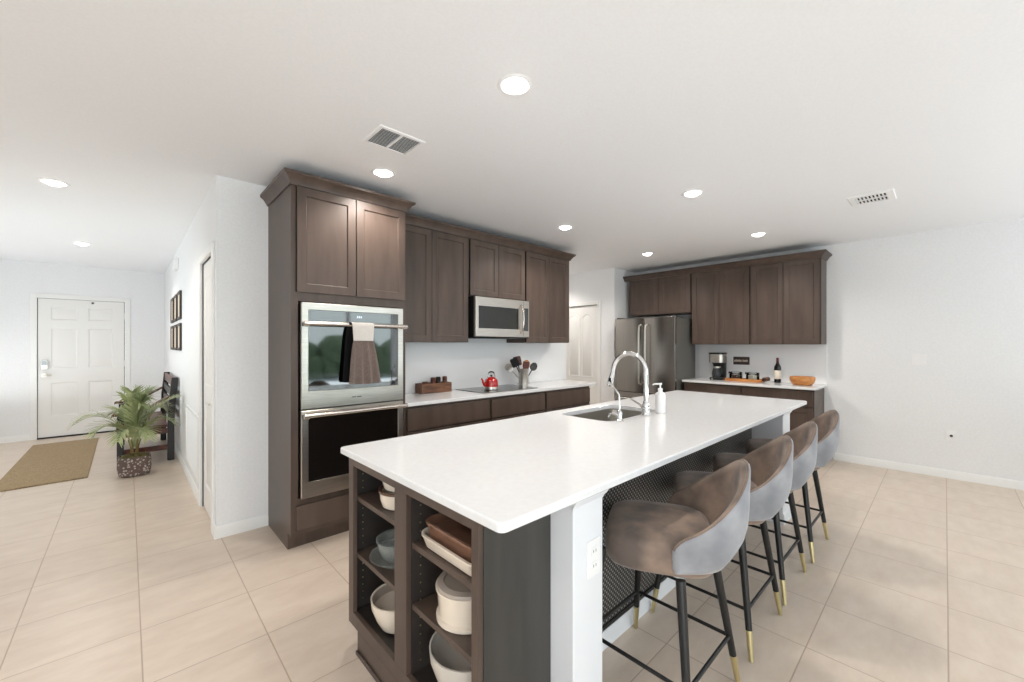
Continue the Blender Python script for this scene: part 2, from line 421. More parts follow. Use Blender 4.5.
# block of wall with the kitchen run in front and the hallway beside it
struct('wall_kitchen', Bx(WH+T, 4.44, WA, WA+T, 0, CEIL), 'wall', smooth=False)
bm = B()                                     # hallway wall with the opening of the closet door (y 3.76..4.40)
DY0, DY1, DZ = 3.76, 4.42, 2.10
box(bm, WH, WH+T, WA, DY0, 0, CEIL); box(bm, WH, WH+T, DY1, 9.22, 0, CEIL); box(bm, WH, WH+T, DY0, DY1, DZ, CEIL)
struct('wall_hallway', bm, 'wall', smooth=False)
struct('wall_entry', box(box(box(B(), -4.4, -.975, 9.22, 9.22+T, 0, CEIL), -.034, WH+T, 9.22, 9.22+T, 0, CEIL), -.975, -.034, 9.22, 9.22+T, 2.10, CEIL), 'wall', smooth=False)
struct('wall_fridge', Bx(WB, WB+T, BK, WA+.001, 0, CEIL), 'wall', smooth=False)
struct('wall_alcove', Bx(5.65, WB+T, WA, WA+T, 0, CEIL), 'wall', smooth=False)
PY0, PY1, PZ = 3.93, 4.67, 2.07
bm = B(); box(bm, 5.65, 5.65+T, WA+T, PY0, 0, CEIL); box(bm, 5.65, 5.65+T, PY1, 6.0, 0, CEIL); box(bm, 5.65, 5.65+T, PY0, PY1, PZ, CEIL)
struct('wall_pantry', bm, 'wall', smooth=False)
struct('wall_passage', box(Bx(4.30, 4.44, WA+T, 6.0, 0, CEIL), 4.30, 5.79, 6.0, 6.0+T, 0, CEIL), 'wall', smooth=False)
bm = B()                                     # back wall with two wide glazed openings
for a, b in ((-4.4, -3.5), (-.5, 1.6), (5.2, WB+T)): box(bm, a, b, BK-T, BK, 0, CEIL)
for a, b in ((-3.5, -.5), (1.6, 5.2)): box(bm, a, b, BK-T, BK, 2.42, CEIL)
struct('wall_back', bm, 'wall', smooth=False)
bm = B(); box(bm, -4.4-T, -4.4, BK, 4.4, 0, CEIL); box(bm, -4.4, -1.75, 4.4, 4.4+T, 0, CEIL)
box(bm, -1.75-T, -1.75, 4.4, 5.2, 0, CEIL); box(bm, -1.75-T, -1.75, 7.0, 9.22, 0, CEIL); box(bm, -1.75-T, -1.75, 5.2, 7.0, 0, .9); box(bm, -1.75-T, -1.75, 5.2, 7.0, 2.2, CEIL)
struct('wall_left', bm, 'wall', smooth=False)

def slider(name, x0, x1):
    r = bpy.data.objects.new(name, None); C.objects.link(r); r['kind'] = 'structure'; r.location = (x0, BK-.07, 0); ORG[r.name] = Vector(r.location)
    bm = B(); n = 3; w = (x1-x0)/n
    box(bm, x0, x1, BK-.11, BK-.03, 0, .05); box(bm, x0, x1, BK-.11, BK-.03, 2.36, 2.42)
    for i in range(n+1): box(bm, x0+w*i-.04, x0+w*i+.04, BK-.11, BK-.03, .05, 2.36)
    obj('window_frame', bm, 'trim', r)
    for i in range(n): obj('pane', Bx(x0+w*i+.04, x0+w*i+w-.04, BK-.074, BK-.066, .05, 2.36), 'pane', r, smooth=False)
slider('window_1', 1.6, 5.2); slider('window_2', -3.5, -.5)
r = bpy.data.objects.new('window_3', None); C.objects.link(r); r['kind'] = 'structure'; r.location = (-1.82, 6.1, .9); ORG[r.name] = Vector(r.location)
bm = B()
for a, b, c, d in ((5.2, 7.0, .9, .96), (5.2, 7.0, 2.14, 2.2), (5.2, 5.26, .96, 2.14), (6.94, 7.0, .96, 2.14), (6.07, 6.13, .96, 2.14)): box(bm, -1.86, -1.78, a, b, c, d)
obj('window_frame', bm, 'trim', r); obj('pane', Bx(-1.824, -1.816, 5.26, 6.94, .96, 2.14), 'pane', r, smooth=False)
# outside, seen only as reflections in the oven doors
struct('ground_outside', Bx(-12, 14, -16, BK-T-.001, -.14, -.02), 'lanai', smooth=False)
bm = B()
for i in range(60):
    bmesh.ops.create_icosphere(bm, subdivisions=2, radius=random.uniform(.5, .9), matrix=Matrix.Translation((-7+i*.3, -12.5+random.uniform(-.4, .4), .2+random.uniform(0, .9))))
for v in bm.verts:
    v.co += Vector((random.uniform(-.08, .08), random.uniform(-.08, .08), random.uniform(-.08, .08))); v.co.z = max(v.co.z, -.02)
tag(obj('garden_hedge', bm, 'hedge', loc=(2, -12.5, -.02)), 'long leafy green hedge beyond the glazed back wall', 'hedge')

# baseboards
BBH, BBT = .085, .014
bbp = [(0, 0), (BBT, 0), (BBT, BBH-.015), (.006, BBH), (0, BBH)]
struct('baseboard_right', mitre(B(), [(WB, .93), (WB, BK)], bbp, -1), 'trim')
struct('baseboard_hallway', mitre(mitre(mitre(B(), [(.796, WA), (WH, WA), (WH, DY0-.06)], bbp, -1 if False else 1), [(WH, DY1+.06), (WH, 9.22)], bbp, 1), [(WH-.014, 9.22), (.03, 9.22)], bbp, 1), 'trim')
struct('baseboard_entry', mitre(B(), [(-1.04, 9.22), (-1.75, 9.22)], bbp, 1), 'trim')
struct('baseboard_pantry', mitre(mitre(B(), [(5.65, WA+.002), (5.65, PY0-.06)], bbp, 1), [(5.65, PY1+.06), (5.65, 6.0)], bbp, 1), 'trim')

def casing(bm, axis, c, a0, a1, ztop, w=.058, t=.016, sgn=-1):
    """flat door casing standing on a wall plane; axis 'x': wall at x=c running in y; axis 'y': wall at y=c running in x"""
    d0, d1 = c, c+sgn*t
    def bb(p, q, z0, z1):
        if axis == 'x': box(bm, d0, d1, p, q, z0, z1)
        else: box(bm, p, q, d0, d1, z0, z1)
    bb(a0-w, a0, 0, ztop+w); bb(a1, a1+w, 0, ztop+w); bb(a0, a1, ztop, ztop+w)
    return bm
# front door
d = bpy.data.objects.new('door_1', None); C.objects.link(d); d['kind'] = 'structure'; d.location = (-.505, 9.22, 0); ORG[d.name] = Vector(d.location)
obj('door_casing', casing(B(), 'y', 9.22, -.975, -.034, 2.10, .065), 'trim', d, bevel=.004)
W_, H_ = .925, 2.075
px = [(.13, .405), (.52, .795)]
pans = [(a, b, z0, z1) for a, b in px for z0, z1 in ((.31, .81), (1.03, 1.63), (1.76, 1.955))]
obj('door_slab', front(B(), (-.967, 9.265, .02), (1, 0, 0), (0, -1, 0), W_, H_, .04, pans, 'six'), 'door_white', d)
obj('threshold', Bx(-.975, -.034, 9.20, 9.30, .0, .018), 'gap', d)
obj('weather_strip', box(box(box(B(), -.9745, -.967, 9.228, 9.262, .02, 2.10), -.042, -.0345, 9.228, 9.262, .02, 2.10), -.967, -.042, 9.228, 9.262, 2.0955, 2.0995), 'dark_grey', d)
lk = obj('keypad_lock', prism(B(), rrect(-.935, -.875, 9.19, 9.2255, .012), 1.03, 1.17) and B(), 'steel', d) if False else None
bm = B(); rings(bm, [[(x, y, z) for x, z in rrect(-.938, -.868, 1.035, 1.175, .014)] for y in (9.2255, 9.195)])
lk = obj('keypad_lock', bm, 'steel', d, bevel=.003)
bm = B(); rings(bm, [[(x, y, z) for x, z in rrect(-.932, -.874, 1.10, 1.168, .008)] for y in (9.197, 9.191)])
obj('keypad', bm, 'black_glass', lk)
bm = B(); tube(bm, [(-.905, 9.2255, .945), (-.905, 9.20, .945)], .03, 20); tube(bm, [(-.905, 9.20, .945), (-.905, 9.165, .945)], .011, 12); tube(bm, [(-.915, 9.167, .945), (-.83, 9.167, .945)], [.012, .009], 12)
obj('door_lever', bm, 'steel', d)
for z in (.3, 1.05, 1.82):
    obj('hinge', Bx(-.045, -.026, 9.212, 9.226, z, z+.10), 'steel', d, bevel=.002)
obj('door_viewer', tube(B(), [(-.40, 9.2255, 2.06), (-.40, 9.19, 2.06)], [.016, .012], 12), 'dark_grey', d)
# closet door in the hallway wall
d = bpy.data.objects.new('door_2', None); C.objects.link(d); d['kind'] = 'structure'; d.location = (WH, 4.08, 0); ORG[d.name] = Vector(d.location)
obj('door_casing', casing(B(), 'x', WH, DY0, DY1, DZ, .06), 'trim', d, bevel=.004)
wd = DY1-DY0-.012
obj('door_slab', front(B(), (WH+.050, DY0+.006, .012), (0, 1, 0), (-1, 0, 0), wd, DZ-.02, .036, [(.11, wd-.11, .2, .9), (.11, wd-.11, 1.05, 1.95)], 'six'), 'door_white', d)
obj('door_gap_shade', box(Bx(WH+.005, WH+.0135, DY1-.005, DY1+.0, 0, DZ), WH+.005, WH+.0135, DY0, DY1-.005, DZ-.006, DZ), 'dark_grey', d)  # dark strip standing in for the shaded jamb at far side and top
bm = B(); tube(bm, [(WH+.024, DY0+.07, .95), (WH-.02, DY0+.07, .95)], .009, 10); tube(bm, [(WH-.018, DY0+.06, .95), (WH-.018, DY0+.16, .95)], .008, 10)
obj('door_lever', bm, 'steel', d)
# pantry door with two tall arched panels
d = bpy.data.objects.new('door_3', None); C.objects.link(d); d['kind'] = 'structure'; d.location = (5.65, 4.3, 0); ORG[d.name] = Vector(d.location)
obj('door_casing', casing(B(), 'x', 5.65, PY0, PY1, PZ, .058), 'trim', d, bevel=.004)
bm = B(); box(bm, 5.675, 5.711, PY0+.005, PY1-.005, .012, PZ-.008)
def arch(y0, y1, z0, z1, rise, k=8):
    pts = [(y0, z0), (y1, z0), (y1, z1-rise)]
    for i in range(1, k): t = i/k; pts.append((y1+(y0-y1)*t, z1-rise+rise*math.sin(PI/2*t) if y0 > y1 else z1-rise+rise*math.sin(PI*t)))
    pts.append((y0, z1-rise)); return pts
for y0, y1 in ((PY0+.12, PY0+.345), (PY0+.395, PY0+.62)):
    for z0, z1, rise in ((.22, .70, 0.0), (.86, 1.93, .07)):
        p = arch(y0, y1, z0, z1, rise); k = len(p)
        for off, dd in ((0, .006),):
            q = [Vector((5.675, a, b)) for a, b in p] ; q.append(q[0]); tube(bm, q, .007, 6, cap=False)
        cy, cz = (y0+y1)/2, (z0+z1)/2
        inner = [(cy+(a-cy)*.78, cz+(b-cz)*(.95 if z1-z0 > .6 else .85)) for a, b in p]
        rings(bm, [[(5.6755, a, b) for a, b in inner], [(5.671, cy+(a-cy)*.95, cz+(b-cz)*.985) for a, b in inner]])
obj('door_slab', bm, 'door_white', d)
obj('door_gap_shade', Bx(5.668, 5.70, PY0, PY1, PZ-.008, PZ), 'dark_grey', d)  # dark strip standing in for the shade above the slab

# ------------------------------------------------------------------ ceiling fittings
def downlight(x, y, label):
    t = thing('recessed_light', label, 'ceiling light', (x, y, CEIL), 0, 'recessed ceiling lights')
    obj('trim_ring', lathe(B(), [(.062, -.001), (.066, -.006), (.080, -.004), (.084, 0), (.062, 0)], (x, y, CEIL), 32, cap=False), 'white_plastic', t)
    obj('lens', lathe(B(), [(.0001, -.026), (.018, -.0245), (.036, -.019), (.050, -.010), (.058, -.001), (.060, 0), (.0001, 0)], (x, y, CEIL), 32, cap=False), 'lamp', t)
    l = bpy.data.lights.new('lamp', 'SPOT'); l.energy = LAMP_W; l.color = (1.0, .93, .86); l.spot_size = math.radians(150); l.spot_blend = .6; l.shadow_soft_size = .06
    o = bpy.data.objects.new('lamp', l); C.objects.link(o); o.parent = t; o.location = (0, 0, -.05)
    return t
for x, y, lab in (
    (1.335, 1.395, 'largest recessed ceiling light, high over the near end of the island'),
    (1.33, 2.75, 'recessed ceiling light in front of the tall oven cabinet, beside the two bank vent'),
    (3.325, 2.72, 'recessed ceiling light above the cooktop run, nearest the microwave cabinets'),
    (3.33, 1.40, 'recessed ceiling light over the far half of the island'),
    (5.10, 2.75, 'recessed ceiling light before the refrigerator, smallest over the kitchen'),
    (5.09, 1.42, 'recessed ceiling light before the tall wall cabinets of the right wall'),
    (-.405, 4.62, 'recessed ceiling light in the entry hall nearer the kitchen'),
    (-.402, 7.17, 'recessed ceiling light in the entry hall just before the front door')):
    downlight(x, y, lab)
downlight(-1.25, .55, 'added unseen recessed light over the living area, left of the camera')  # added out of view to brighten the wall end
downlight(-1.25, -1.9, 'added unseen recessed light over the living area, by its glazed doors')  # second unseen lamp, added for more light from the living side
downlight(5.0, 4.7, 'added unseen recessed light in the pantry passage behind the cooking wall')  # hidden lamp added to lighten the pantry wall
t = thing('ceiling_vent', 'white ceiling air grille with two grey slatted banks before the oven cabinet', 'air vent', (1.17, 2.28, CEIL))
bm = B(); rs = lambda e, z: [(1.17+sx*(.145-e), 2.28+sy*(.125-e), z) for sx, sy in ((-1,-1),(1,-1),(1,1),(-1,1))]
rings(bm, [rs(0, CEIL), rs(.004, CEIL-.006), rs(.022, CEIL-.008), rs(.024, CEIL)], cap=False); box(bm, 1.163, 1.177, 2.18, 2.38, CEIL-.008, CEIL)
obj('vent_frame', bm, 'white_plastic', t)
obj('vent_back', Bx(1.05, 1.29, 2.18, 2.38, CEIL-.0012, CEIL), 'dark_grey', t, smooth=False)
for x0, x1 in ((1.052, 1.162), (1.178, 1.288)):
    bm = B()
    for i in range(13):
        y = 2.188+i*.0152
        rings(bm, [[(x, y, CEIL-.007), (x, y+.0085, CEIL-.0015), (x, y+.0095, CEIL-.0025), (x, y+.001, CEIL-.008)] for x in (x0, x1)])
    obj('slat_bank', bm, 'white_plastic', t, smooth=False)
t = thing('ceiling_vent', 'small white ceiling register with rows of dark slots near the right wall', 'air vent', (4.53, .42, CEIL))
bm = B(); rs = lambda e, z: [(4.53+sx*(.155-e), .42+sy*(.145-e), z) for sx, sy in ((-1,-1),(1,-1),(1,1),(-1,1))]
rings(bm, [rs(0, CEIL), rs(.006, CEIL-.008), rs(.045, CEIL-.010), rs(.046, CEIL)], cap=False)
for i in range(9): box(bm, 4.425, 4.635, .317+i*.0235, .327+i*.0235, CEIL-.010, CEIL-.001)
box(bm, 4.525, 4.538, .32, .52, CEIL-.010, CEIL-.001)
obj('vent_frame', bm, 'white_plastic', t); obj('vent_back', Bx(4.423, 4.637, .317, .523, CEIL-.001, CEIL), 'gap', t, smooth=False)

# ------------------------------------------------------------------ cabinets of the cooking wall
X0, X1 = .797, 1.645
U, N = (1, 0, 0), (0, -1, 0)
CZ = 2.50                                   # top of the wall cabinets
crown = [(0, CZ-.022), (.010, CZ-.022), (.014, CZ-.008), (.036, CZ+.024), (.048, CZ+.032), (.056, CZ+.038), (.056, CZ+.055), (0, CZ+.055)]
t = thing('tall_oven_cabinet', 'tall dark brown cabinet housing the double wall oven, two doors on top', 'cabinet', (X0, 3.02, 0))
bm = B()
box(bm, X0, X0+.02, 3.095, WA-.003, 0, CZ); box(bm, X0, X0+.02, 3.02, 3.095, .11, CZ)      # left side with its toe notch
box(bm, X1-.02, X1, 3.02, WA-.003, 0, CZ); box(bm, X0+.02, X1-.02, WA-.02, WA-.003, .1, CZ)
box(bm, X0+.02, X1-.02, 3.02, WA-.02, CZ-.02, CZ); box(bm, X0+.02, X1-.02, 3.02, WA-.02, 1.70, 1.72); box(bm, X0+.02, X1-.02, 3.02, WA-.02, .33, .355); box(bm, X0+.02, X1-.02, 3.02, WA-.02, .11, .13)
box(bm, X0+.0, X0+.045, 3.012, 3.02, .11, CZ); box(bm, X1-.045, X1, 3.012, 3.02, .11, CZ)
box(bm, X0+.045, X1-.045, 3.012, 3.03, 1.70, 1.765); box(bm, X0+.045, X1-.045, 3.012, 3.03, .305, .355); box(bm, X0+.045, X1-.045, 3.012, 3.03, .11, .15); box(bm, X0+.045, X1-.045, 3.012, 3.03, CZ-.03, CZ)
obj('carcass', bm, 'cab', t)
obj('toe_kick', Bx(X0, X1, 3.085, 3.097, 0, .11), 'cab', t)
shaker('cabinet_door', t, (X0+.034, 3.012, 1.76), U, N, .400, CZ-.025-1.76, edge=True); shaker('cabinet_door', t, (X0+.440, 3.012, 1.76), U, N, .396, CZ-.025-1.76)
slab('drawer_front', t, (X0+.03, 3.012, .145), U, N, X1-X0-.06, .165)
obj('crown', mitre(B(), [(X0, WA-.002), (X0, 3.0), (X1, 3.0), (X1, 3.235)], crown, -1), 'cab', t)

def wall_cab(name, label, x0, x1, z0, split):
    t = thing(name, label, 'cabinet', (x0, 3.31, z0))
    bm = B(); box(bm, x0, x0+.018, 3.31, WA, z0, CZ); box(bm, x1-.018, x1, 3.31, WA, z0, CZ); box(bm, x0+.018, x1-.018, 3.31, WA-.001, z0, z0+.018)
    box(bm, x0+.018, x1-.018, 3.31, WA-.001, CZ-.018, CZ); box(bm, x0+.018, x1-.018, WA-.012, WA-.001, z0+.018, CZ-.018)
    box(bm, x0+.018, x0+.04, 3.31, 3.33, z0+.018, CZ-.018); box(bm, x1-.04, x1-.018, 3.31, 3.33, z0+.018, CZ-.018)
    obj('carcass', bm, 'cab', t)
    h = CZ-.025-z0-.006
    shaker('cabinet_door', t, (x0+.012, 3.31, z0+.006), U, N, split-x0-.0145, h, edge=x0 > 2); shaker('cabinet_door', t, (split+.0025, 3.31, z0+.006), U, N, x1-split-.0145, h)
    return t
wall_cab('wall_cabinet', 'dark brown two door wall cabinet between the oven cabinet and the microwave', X1+.002, 2.508, 1.427, 2.072)
wall_cab('wall_cabinet', 'short dark brown two door cabinet directly above the microwave', 2.512, 3.3155, 1.90, 2.905)
wall_cab('wall_cabinet', 'dark brown two door wall cabinet right of the microwave, ending the cooking wall', 3.316, 4.115, 1.427, 3.716)
tag(obj('crown_molding', mitre(B(), [(X1+.06, 3.29), (4.115, 3.29), (4.115, WA-.002)], crown, -1), 'cab', loc=(X1, 3.29, CZ)), 'dark crown molding along the cabinets above the microwave and cooktop', 'molding')

def base_cab(x0, x1, label):
    t = thing('base_cabinet', label, 'cabinet', (x0, 3.02, 0))
    bm = B(); box(bm, x0, x1, 3.02, WA-.001, .10, .895); box(bm, x0, x1, 3.09, WA-.001, 0, .10)
    obj('carcass', bm, 'cab', t, bevel=.001)
    slab('drawer_front', t, (x0+.012, 3.02, .695), U, N, x1-x0-.024, .178)
    w = (x1-x0-.027)/2
    shaker('cabinet_door', t, (x0+.012, 3.02, .12), U, N, w, .56); shaker('cabinet_door', t, (x0+.015+w, 3.02, .12), U, N, w, .56)
base_cab(X1+.002, 2.546, 'dark brown base cabinet with a long drawer beside the wall oven')
base_cab(2.548, 3.336, 'dark brown base cabinet below the cooktop')
base_cab(3.338, 4.16, 'dark brown base cabinet at the far right end of the cooking run')
bm = B(); prism(bm, [(X1+.002, 2.995), (4.27, 2.995), (4.30, 3.01), (4.31, 3.02), (4.31, WA-.001), (X1+.002, WA-.001)], .896, .926)
tag(obj('worktop', bm, 'quartz', loc=(3, 3.3, .896), bevel=.004), 'white quartz worktop with the cooktop set in it, along the cooking wall', 'countertop')
struct('trim_backsplash', Bx(X1+.002, 4.43, WA-.012, WA-.0005, .927, 1.425), 'splash', smooth=False)

# double wall oven
t = thing('double_wall_oven', 'stainless steel double wall oven with black glass doors in the tall cabinet', 'oven', (1.225, 3.0, .355))
OX0, OX1 = .850, 1.602
obj('oven_body', Bx(OX0+.01, OX1-.01, 3.0, 3.55, .362, 1.685), 'black_metal', t)
def oven_door(name, z0, z1, g0, g1, hz, yf=2.965):
    bm = B()
    gx0, gx1 = OX0+.046, OX1-.046
    a = [(OX0, z0), (OX1, z0), (OX1, z1), (OX0, z1)]; b = [(gx0, g0), (gx1, g0), (gx1, g1), (gx0, g1)]
    sc = lambda p, e: [(p[0][0]+e, p[0][1]+e), (p[1][0]-e, p[1][1]+e), (p[2][0]-e, p[2][1]-e), (p[3][0]+e, p[3][1]-e)]
    L = lambda p, y: [(x, y, z) for x, z in p]
    rings(bm, [L(a, 3.0), L(a, yf+.004), L(sc(a, .004), yf), L(sc(b, -.003), yf), L(b, yf+.004)], cap=False)
    dd = obj(name, bm, 'steel', t)
    obj('oven_window', Bx(gx0, gx1, yf+.003, yf+.02, g0, g1), 'black_glass', dd, smooth=False)
    h = obj('handle', tube(tube(B(), [(OX0+.002, yf-.052, hz), (OX1+.004, yf-.052, hz)], .0155, 16), [(OX0+.022, yf, hz-.002), (OX0+.022, yf-.052, hz)], .011, 10), 'steel_h', dd)
    for x in (OX0+.02, OX1-.02): obj('handle_bracket', Bx(x-.02, x+.02, yf-.058, yf-.001, hz-.02, hz+.008), 'steel_h', dd, bevel=.006)
    return dd
up = oven_door('upper_door', .965, 1.690, 1.085, 1.640, 1.545)
obj('control_strip', Bx(OX0+.06, OX1-.06, 2.965, 2.9678, 1.575, 1.635), 'black_glass', up, smooth=False)
bm = B(); box(bm, 1.228, 1.236, 2.9638, 2.9649, 1.598, 1.612); box(bm, 1.242, 1.25, 2.9638, 2.9649, 1.598, 1.612); box(bm, 1.256, 1.264, 2.9638, 2.9649, 1.598, 1.612)
obj('clock_display', bm, 'led', up, smooth=False)
obj('maker_mark', box(Bx(1.19, 1.222, 2.9638, 2.9649, 1.018, 1.024), 1.228, 1.262, 2.9638, 2.9649, 1.018, 1.024), 'dark_grey', up, smooth=False)
oven_door('lower_door', .360, .955, .468, .902, .925)

# towel over the upper handle
t = thing('hand_towel', 'brown grey hand towel with a pale knit top, hanging from the upper oven handle', 'towel', (1.245, 2.913, 1.545))
def drape(x0a, x1a, x0b, x1b, z0, z1, y0, amp, waves, rows=10, cols=40, thick=.006, ph=0):
    bm = B(); fr = []; bk = []
    for j in range(rows+1):
        s = j/rows; z = z0+(z1-z0)*s; xa = x0a+(x0b-x0a)*s**.7; xb = x1a+(x1b-x1a)*s**.7
        f = []
        for i in range(cols+1):
            q = i/cols; y = y0 - amp*(.25+.75*s)*(.5+.5*math.sin(ph+waves*2*PI*q)) - .008*s
            f.append((xa+(xb-xa)*q, y, z - .006*math.sin(PI*q*1.0)*s))
        fr.append(f); bk.append([(a, b+thick, c) for a, b, c in f])
    rs = [f + b[::-1] for f, b in zip(fr, bk)]
    rings(bm, rs); return bm
obj('towel_skirt', drape(1.175, 1.315, 1.135, 1.37, 1.435, 1.125, 2.893, .022, 3.5), 'towel_dark', t)
bm = B(); rs = []
for i in range(13):
    a = -PI*.1 + i/12*PI*1.2; rs.append([(x, 2.913-.0185*math.cos(a)*1.0, 1.545+.0185*math.sin(a)) for x in (1.165, 1.325)] + [(x, 2.913-.0135*math.cos(a), 1.545+.0135*math.sin(a)) for x in (1.325, 1.165)])
rings(bm, rs)
rings(bm, [[(1.165, y, 1.545), (1.325, y, 1.545), (1.318, y-.002, 1.430), (1.172, y-.002, 1.430)] for y in (2.8945, 2.888)])
obj('knit_top', bm, 'towel_light', t, bevel=.002)
t = thing('dish_towel', 'black dish towel hanging behind the brown grey one on the oven handle', 'towel', (1.14, 2.93, 1.545))
obj('towel_drop', drape(1.145, 1.185, 1.11, 1.22, 1.53, 1.14, 2.941, .008, 1.5, thick=.005), 'towel_black', t)
bm = B(); rs = []
for i in range(11):
    a = -.05*PI + i/10*PI*1.1; rs.append([(x, 2.913+.018*math.cos(a), 1.545+.018*math.sin(a)) for x in (1.145, 1.1645)] + [(x, 2.913+.0137*math.cos(a), 1.545+.0137*math.sin(a)) for x in (1.1645, 1.145)])
rings(bm, rs); obj('towel_fold', bm, 'towel_black', t)

# over-the-range microwave
t = thing('microwave', 'stainless over the range microwave with dark window under the short cabinet', 'microwave', (2.91, 3.22, 1.475))
MX0, MX1, MZ0, MZ1 = 2.530, 3.292, 1.475, 1.893
obj('body', Bx(MX0, 3.3135, 3.245, WA-.013, MZ0, MZ1), 'black_plastic', t, bevel=.003)
bm = B(); L = lambda p, y: [(x, y, z) for x, z in p]
a = [(MX0, MZ0+.012), (MX1, MZ0+.012), (MX1, MZ1-.002), (MX0, MZ1-.002)]; g = [(MX0+.035, MZ0+.095), (MX1-.17, MZ0+.095), (MX1-.17, MZ1-.095), (MX0+.035, MZ1-.095)]
rings(bm, [L(a, 3.244), L(a, 3.214), L([(MX0+.004, MZ0+.016), (MX1-.004, MZ0+.016), (MX1-.004, MZ1-.006), (MX0+.004, MZ1-.006)], 3.210), L(g, 3.210), L(g, 3.214)], cap=False)
dr = obj('front_panel', bm, 'steel', t)
obj('door_window', Bx(g[0][0], g[1][0], 3.213, 3.225, g[0][1], g[2][1]), 'grey_glass', dr, smooth=False)
obj('control_panel', Bx(MX1-.085, MX1-.018, 3.2075, 3.2095, MZ0+.08, MZ1-.085), 'black_glass', dr, smooth=False)
obj('door_seam', Bx(MX1-.094, MX1-.091, 3.2085, 3.2095, MZ0+.02, MZ1-.008), 'dark_grey', dr, smooth=False)
obj('handle', tube(B(), bez((MX1-.135, 3.212, MZ0+.06), (MX1-.135, 3.145, MZ0+.09), (MX1-.135, 3.145, MZ1-.09), (MX1-.135, 3.212, MZ1-.055), 16), .013, 12), 'steel_h', dr)
obj('vent_grille', Bx(MX0+.03, MX1-.03, 3.23, 3.50, MZ0-.006, MZ0-.0005), 'black_plastic', t)

# cooktop, kettle, crock of utensils, wooden caddy
t = thing('cooktop', 'black glass cooktop set in the worktop under the microwave', 'cooktop', (2.915, 3.32, .926))
obj('glass_top', prism(B(), rrect(2.53, 3.30, 3.08, 3.56, .01), .9265, .9325) and (lambda b: (prism(b, rrect(2.53, 3.30, 3.08, 3.56, .01), .9265, .9325), b)[1])(B()), 'black_glass', t)
for x, y, r in ((2.72, 3.2, .1), (3.1, 3.2, .08), (2.72, 3.43, .075), (3.1, 3.43, .095)):
    obj('burner_ring', lathe(B(), [(r-.003, .9327), (r, .9329), (r, .9326), (r-.003, .9326)], (x, y, 0), 40, cap=False), 'dark_grey', t)

KX, KY, KZ = 2.79, 3.28, .9330
t = thing('tea_kettle', 'small red enamel kettle with curved spout and wire handle on the cooktop', 'kettle', (KX, KY, KZ))
obj('body', lathe(B(), [(.066, 0), (.078, .004), (.079, .02), (.078, .07), (.073, .102), (.062, .120), (.05, .126), (.0001, .127)], (KX, KY, KZ), 32), 'red', t)
obj('base_band', lathe(B(), [(.0795, .003), (.0815, .004), (.0815, .03), (.080, .034), (.0795, .03)], (KX, KY, KZ), 32, cap=False), 'steel', t)
ld = obj('lid', lathe(B(), [(.05, .1268), (.048, .134), (.03, .142), (.0001, .145)], (KX, KY, KZ), 28), 'red', t)
obj('knob', lathe(B(), [(.006, .144), (.012, .152), (.012, .162), (.0001, .168)], (KX, KY, KZ), 18), 'black_plastic', ld)
sp = [(KX-.055, KY+.01, KZ+.045), (KX-.09, KY+.016, KZ+.06), (KX-.105, KY+.02, KZ+.09), (KX-.112, KY+.022, KZ+.115), (KX-.125, KY+.024, KZ+.125)]
obj('spout', tube(B(), sp, [.022, .018, .013, .011, .010], 14), 'red', t)
hp = bez((KX-.055, KY, KZ+.118), (KX-.07, KY, KZ+.23), (KX+.07, KY, KZ+.23), (KX+.055, KY, KZ+.118), 18)
hd = obj('handle', tube(B(), hp, .004, 8), 'chrome', t); obj('grip', tube(B(), hp[5:14], .009, 10), 'black_plastic', hd)

for ch in t.children: ch.scale = (.92, .92, .92)
UX, UY = 3.39, 3.40
t = thing('utensil_crock', 'tall stainless utensil crock standing behind the right corner of the cooktop', 'crock', (UX, UY, .926))
obj('cup', lathe(B(), [(.056, .0005), (.059, .004), (.059, .19), (.061, .195), (.057, .196), (.055, .19), (.055, .008), (.0001, .008)], (UX, UY, .9265), 32), 'steel', t)
def utensil(name, label, cat, foot, top, kind, m, m2):
    f, p = Vector((UX+foot[0], UY+foot[1], .936)), Vector((UX+top[0], UY+top[1], .926+top[2]))
    t = thing(name, label, cat, f, 0, 'utensils in the steel crock')
    obj('handle', tube(B(), [f, f+(p-f)*.5, p], [.006, .006, .007], 8), m2, t)
    d_ = (p-f).normalized(); bm = B(); q = p+d_*.04
    s = d_.cross(Vector((.7, .7, 0))).normalized(); nn = s.cross(d_)
    rs = []
    for k in range(9):
        a = -1+2*k/8; wv = {'spoon': math.sqrt(max(.02, 1-a*a))*.044, 'turner': .046 if abs(a) < .95 else .036, 'spatula': .038*(1-.25*max(0, -a))}[kind]
        cc = q+d_*(a*.055)+nn*((1-a*a)*.012 if kind == 'spoon' else 0)
        rs.append([cc+s*wv+nn*.002, cc-s*wv+nn*.002, cc-s*wv-nn*.002, cc+s*wv-nn*.002])
    rings(bm, rs); obj('head', bm, m, t)
utensil('slotted_turner', 'black turner leaning left out of the steel crock', 'utensil', (.02, 0, 0), (-.10, .02, .235), 'turner', 'black_plastic', 'black_plastic')
utensil('ladle', 'steel spoon drooping at the far left of the crock', 'utensil', (.03, .01, 0), (-.135, .065, .18), 'spoon', 'steel', 'steel')
utensil('wooden_spatula', 'reddish wooden spatula upright in the middle of the crock', 'utensil', (-.005, -.01, 0), (-.002, -.035, .185), 'spatula', 'redwood', 'redwood')
utensil('wooden_spoon', 'pale wooden spoon beside the reddish spatula in the crock', 'utensil', (0, .02, 0), (.06, .025, .205), 'spoon', 'oak', 'oak')
utensil('serving_spoon', 'black serving spoon leaning right out of the steel crock', 'utensil', (-.02, -.02, 0), (.115, -.03, .185), 'spoon', 'black_plastic', 'black_plastic')
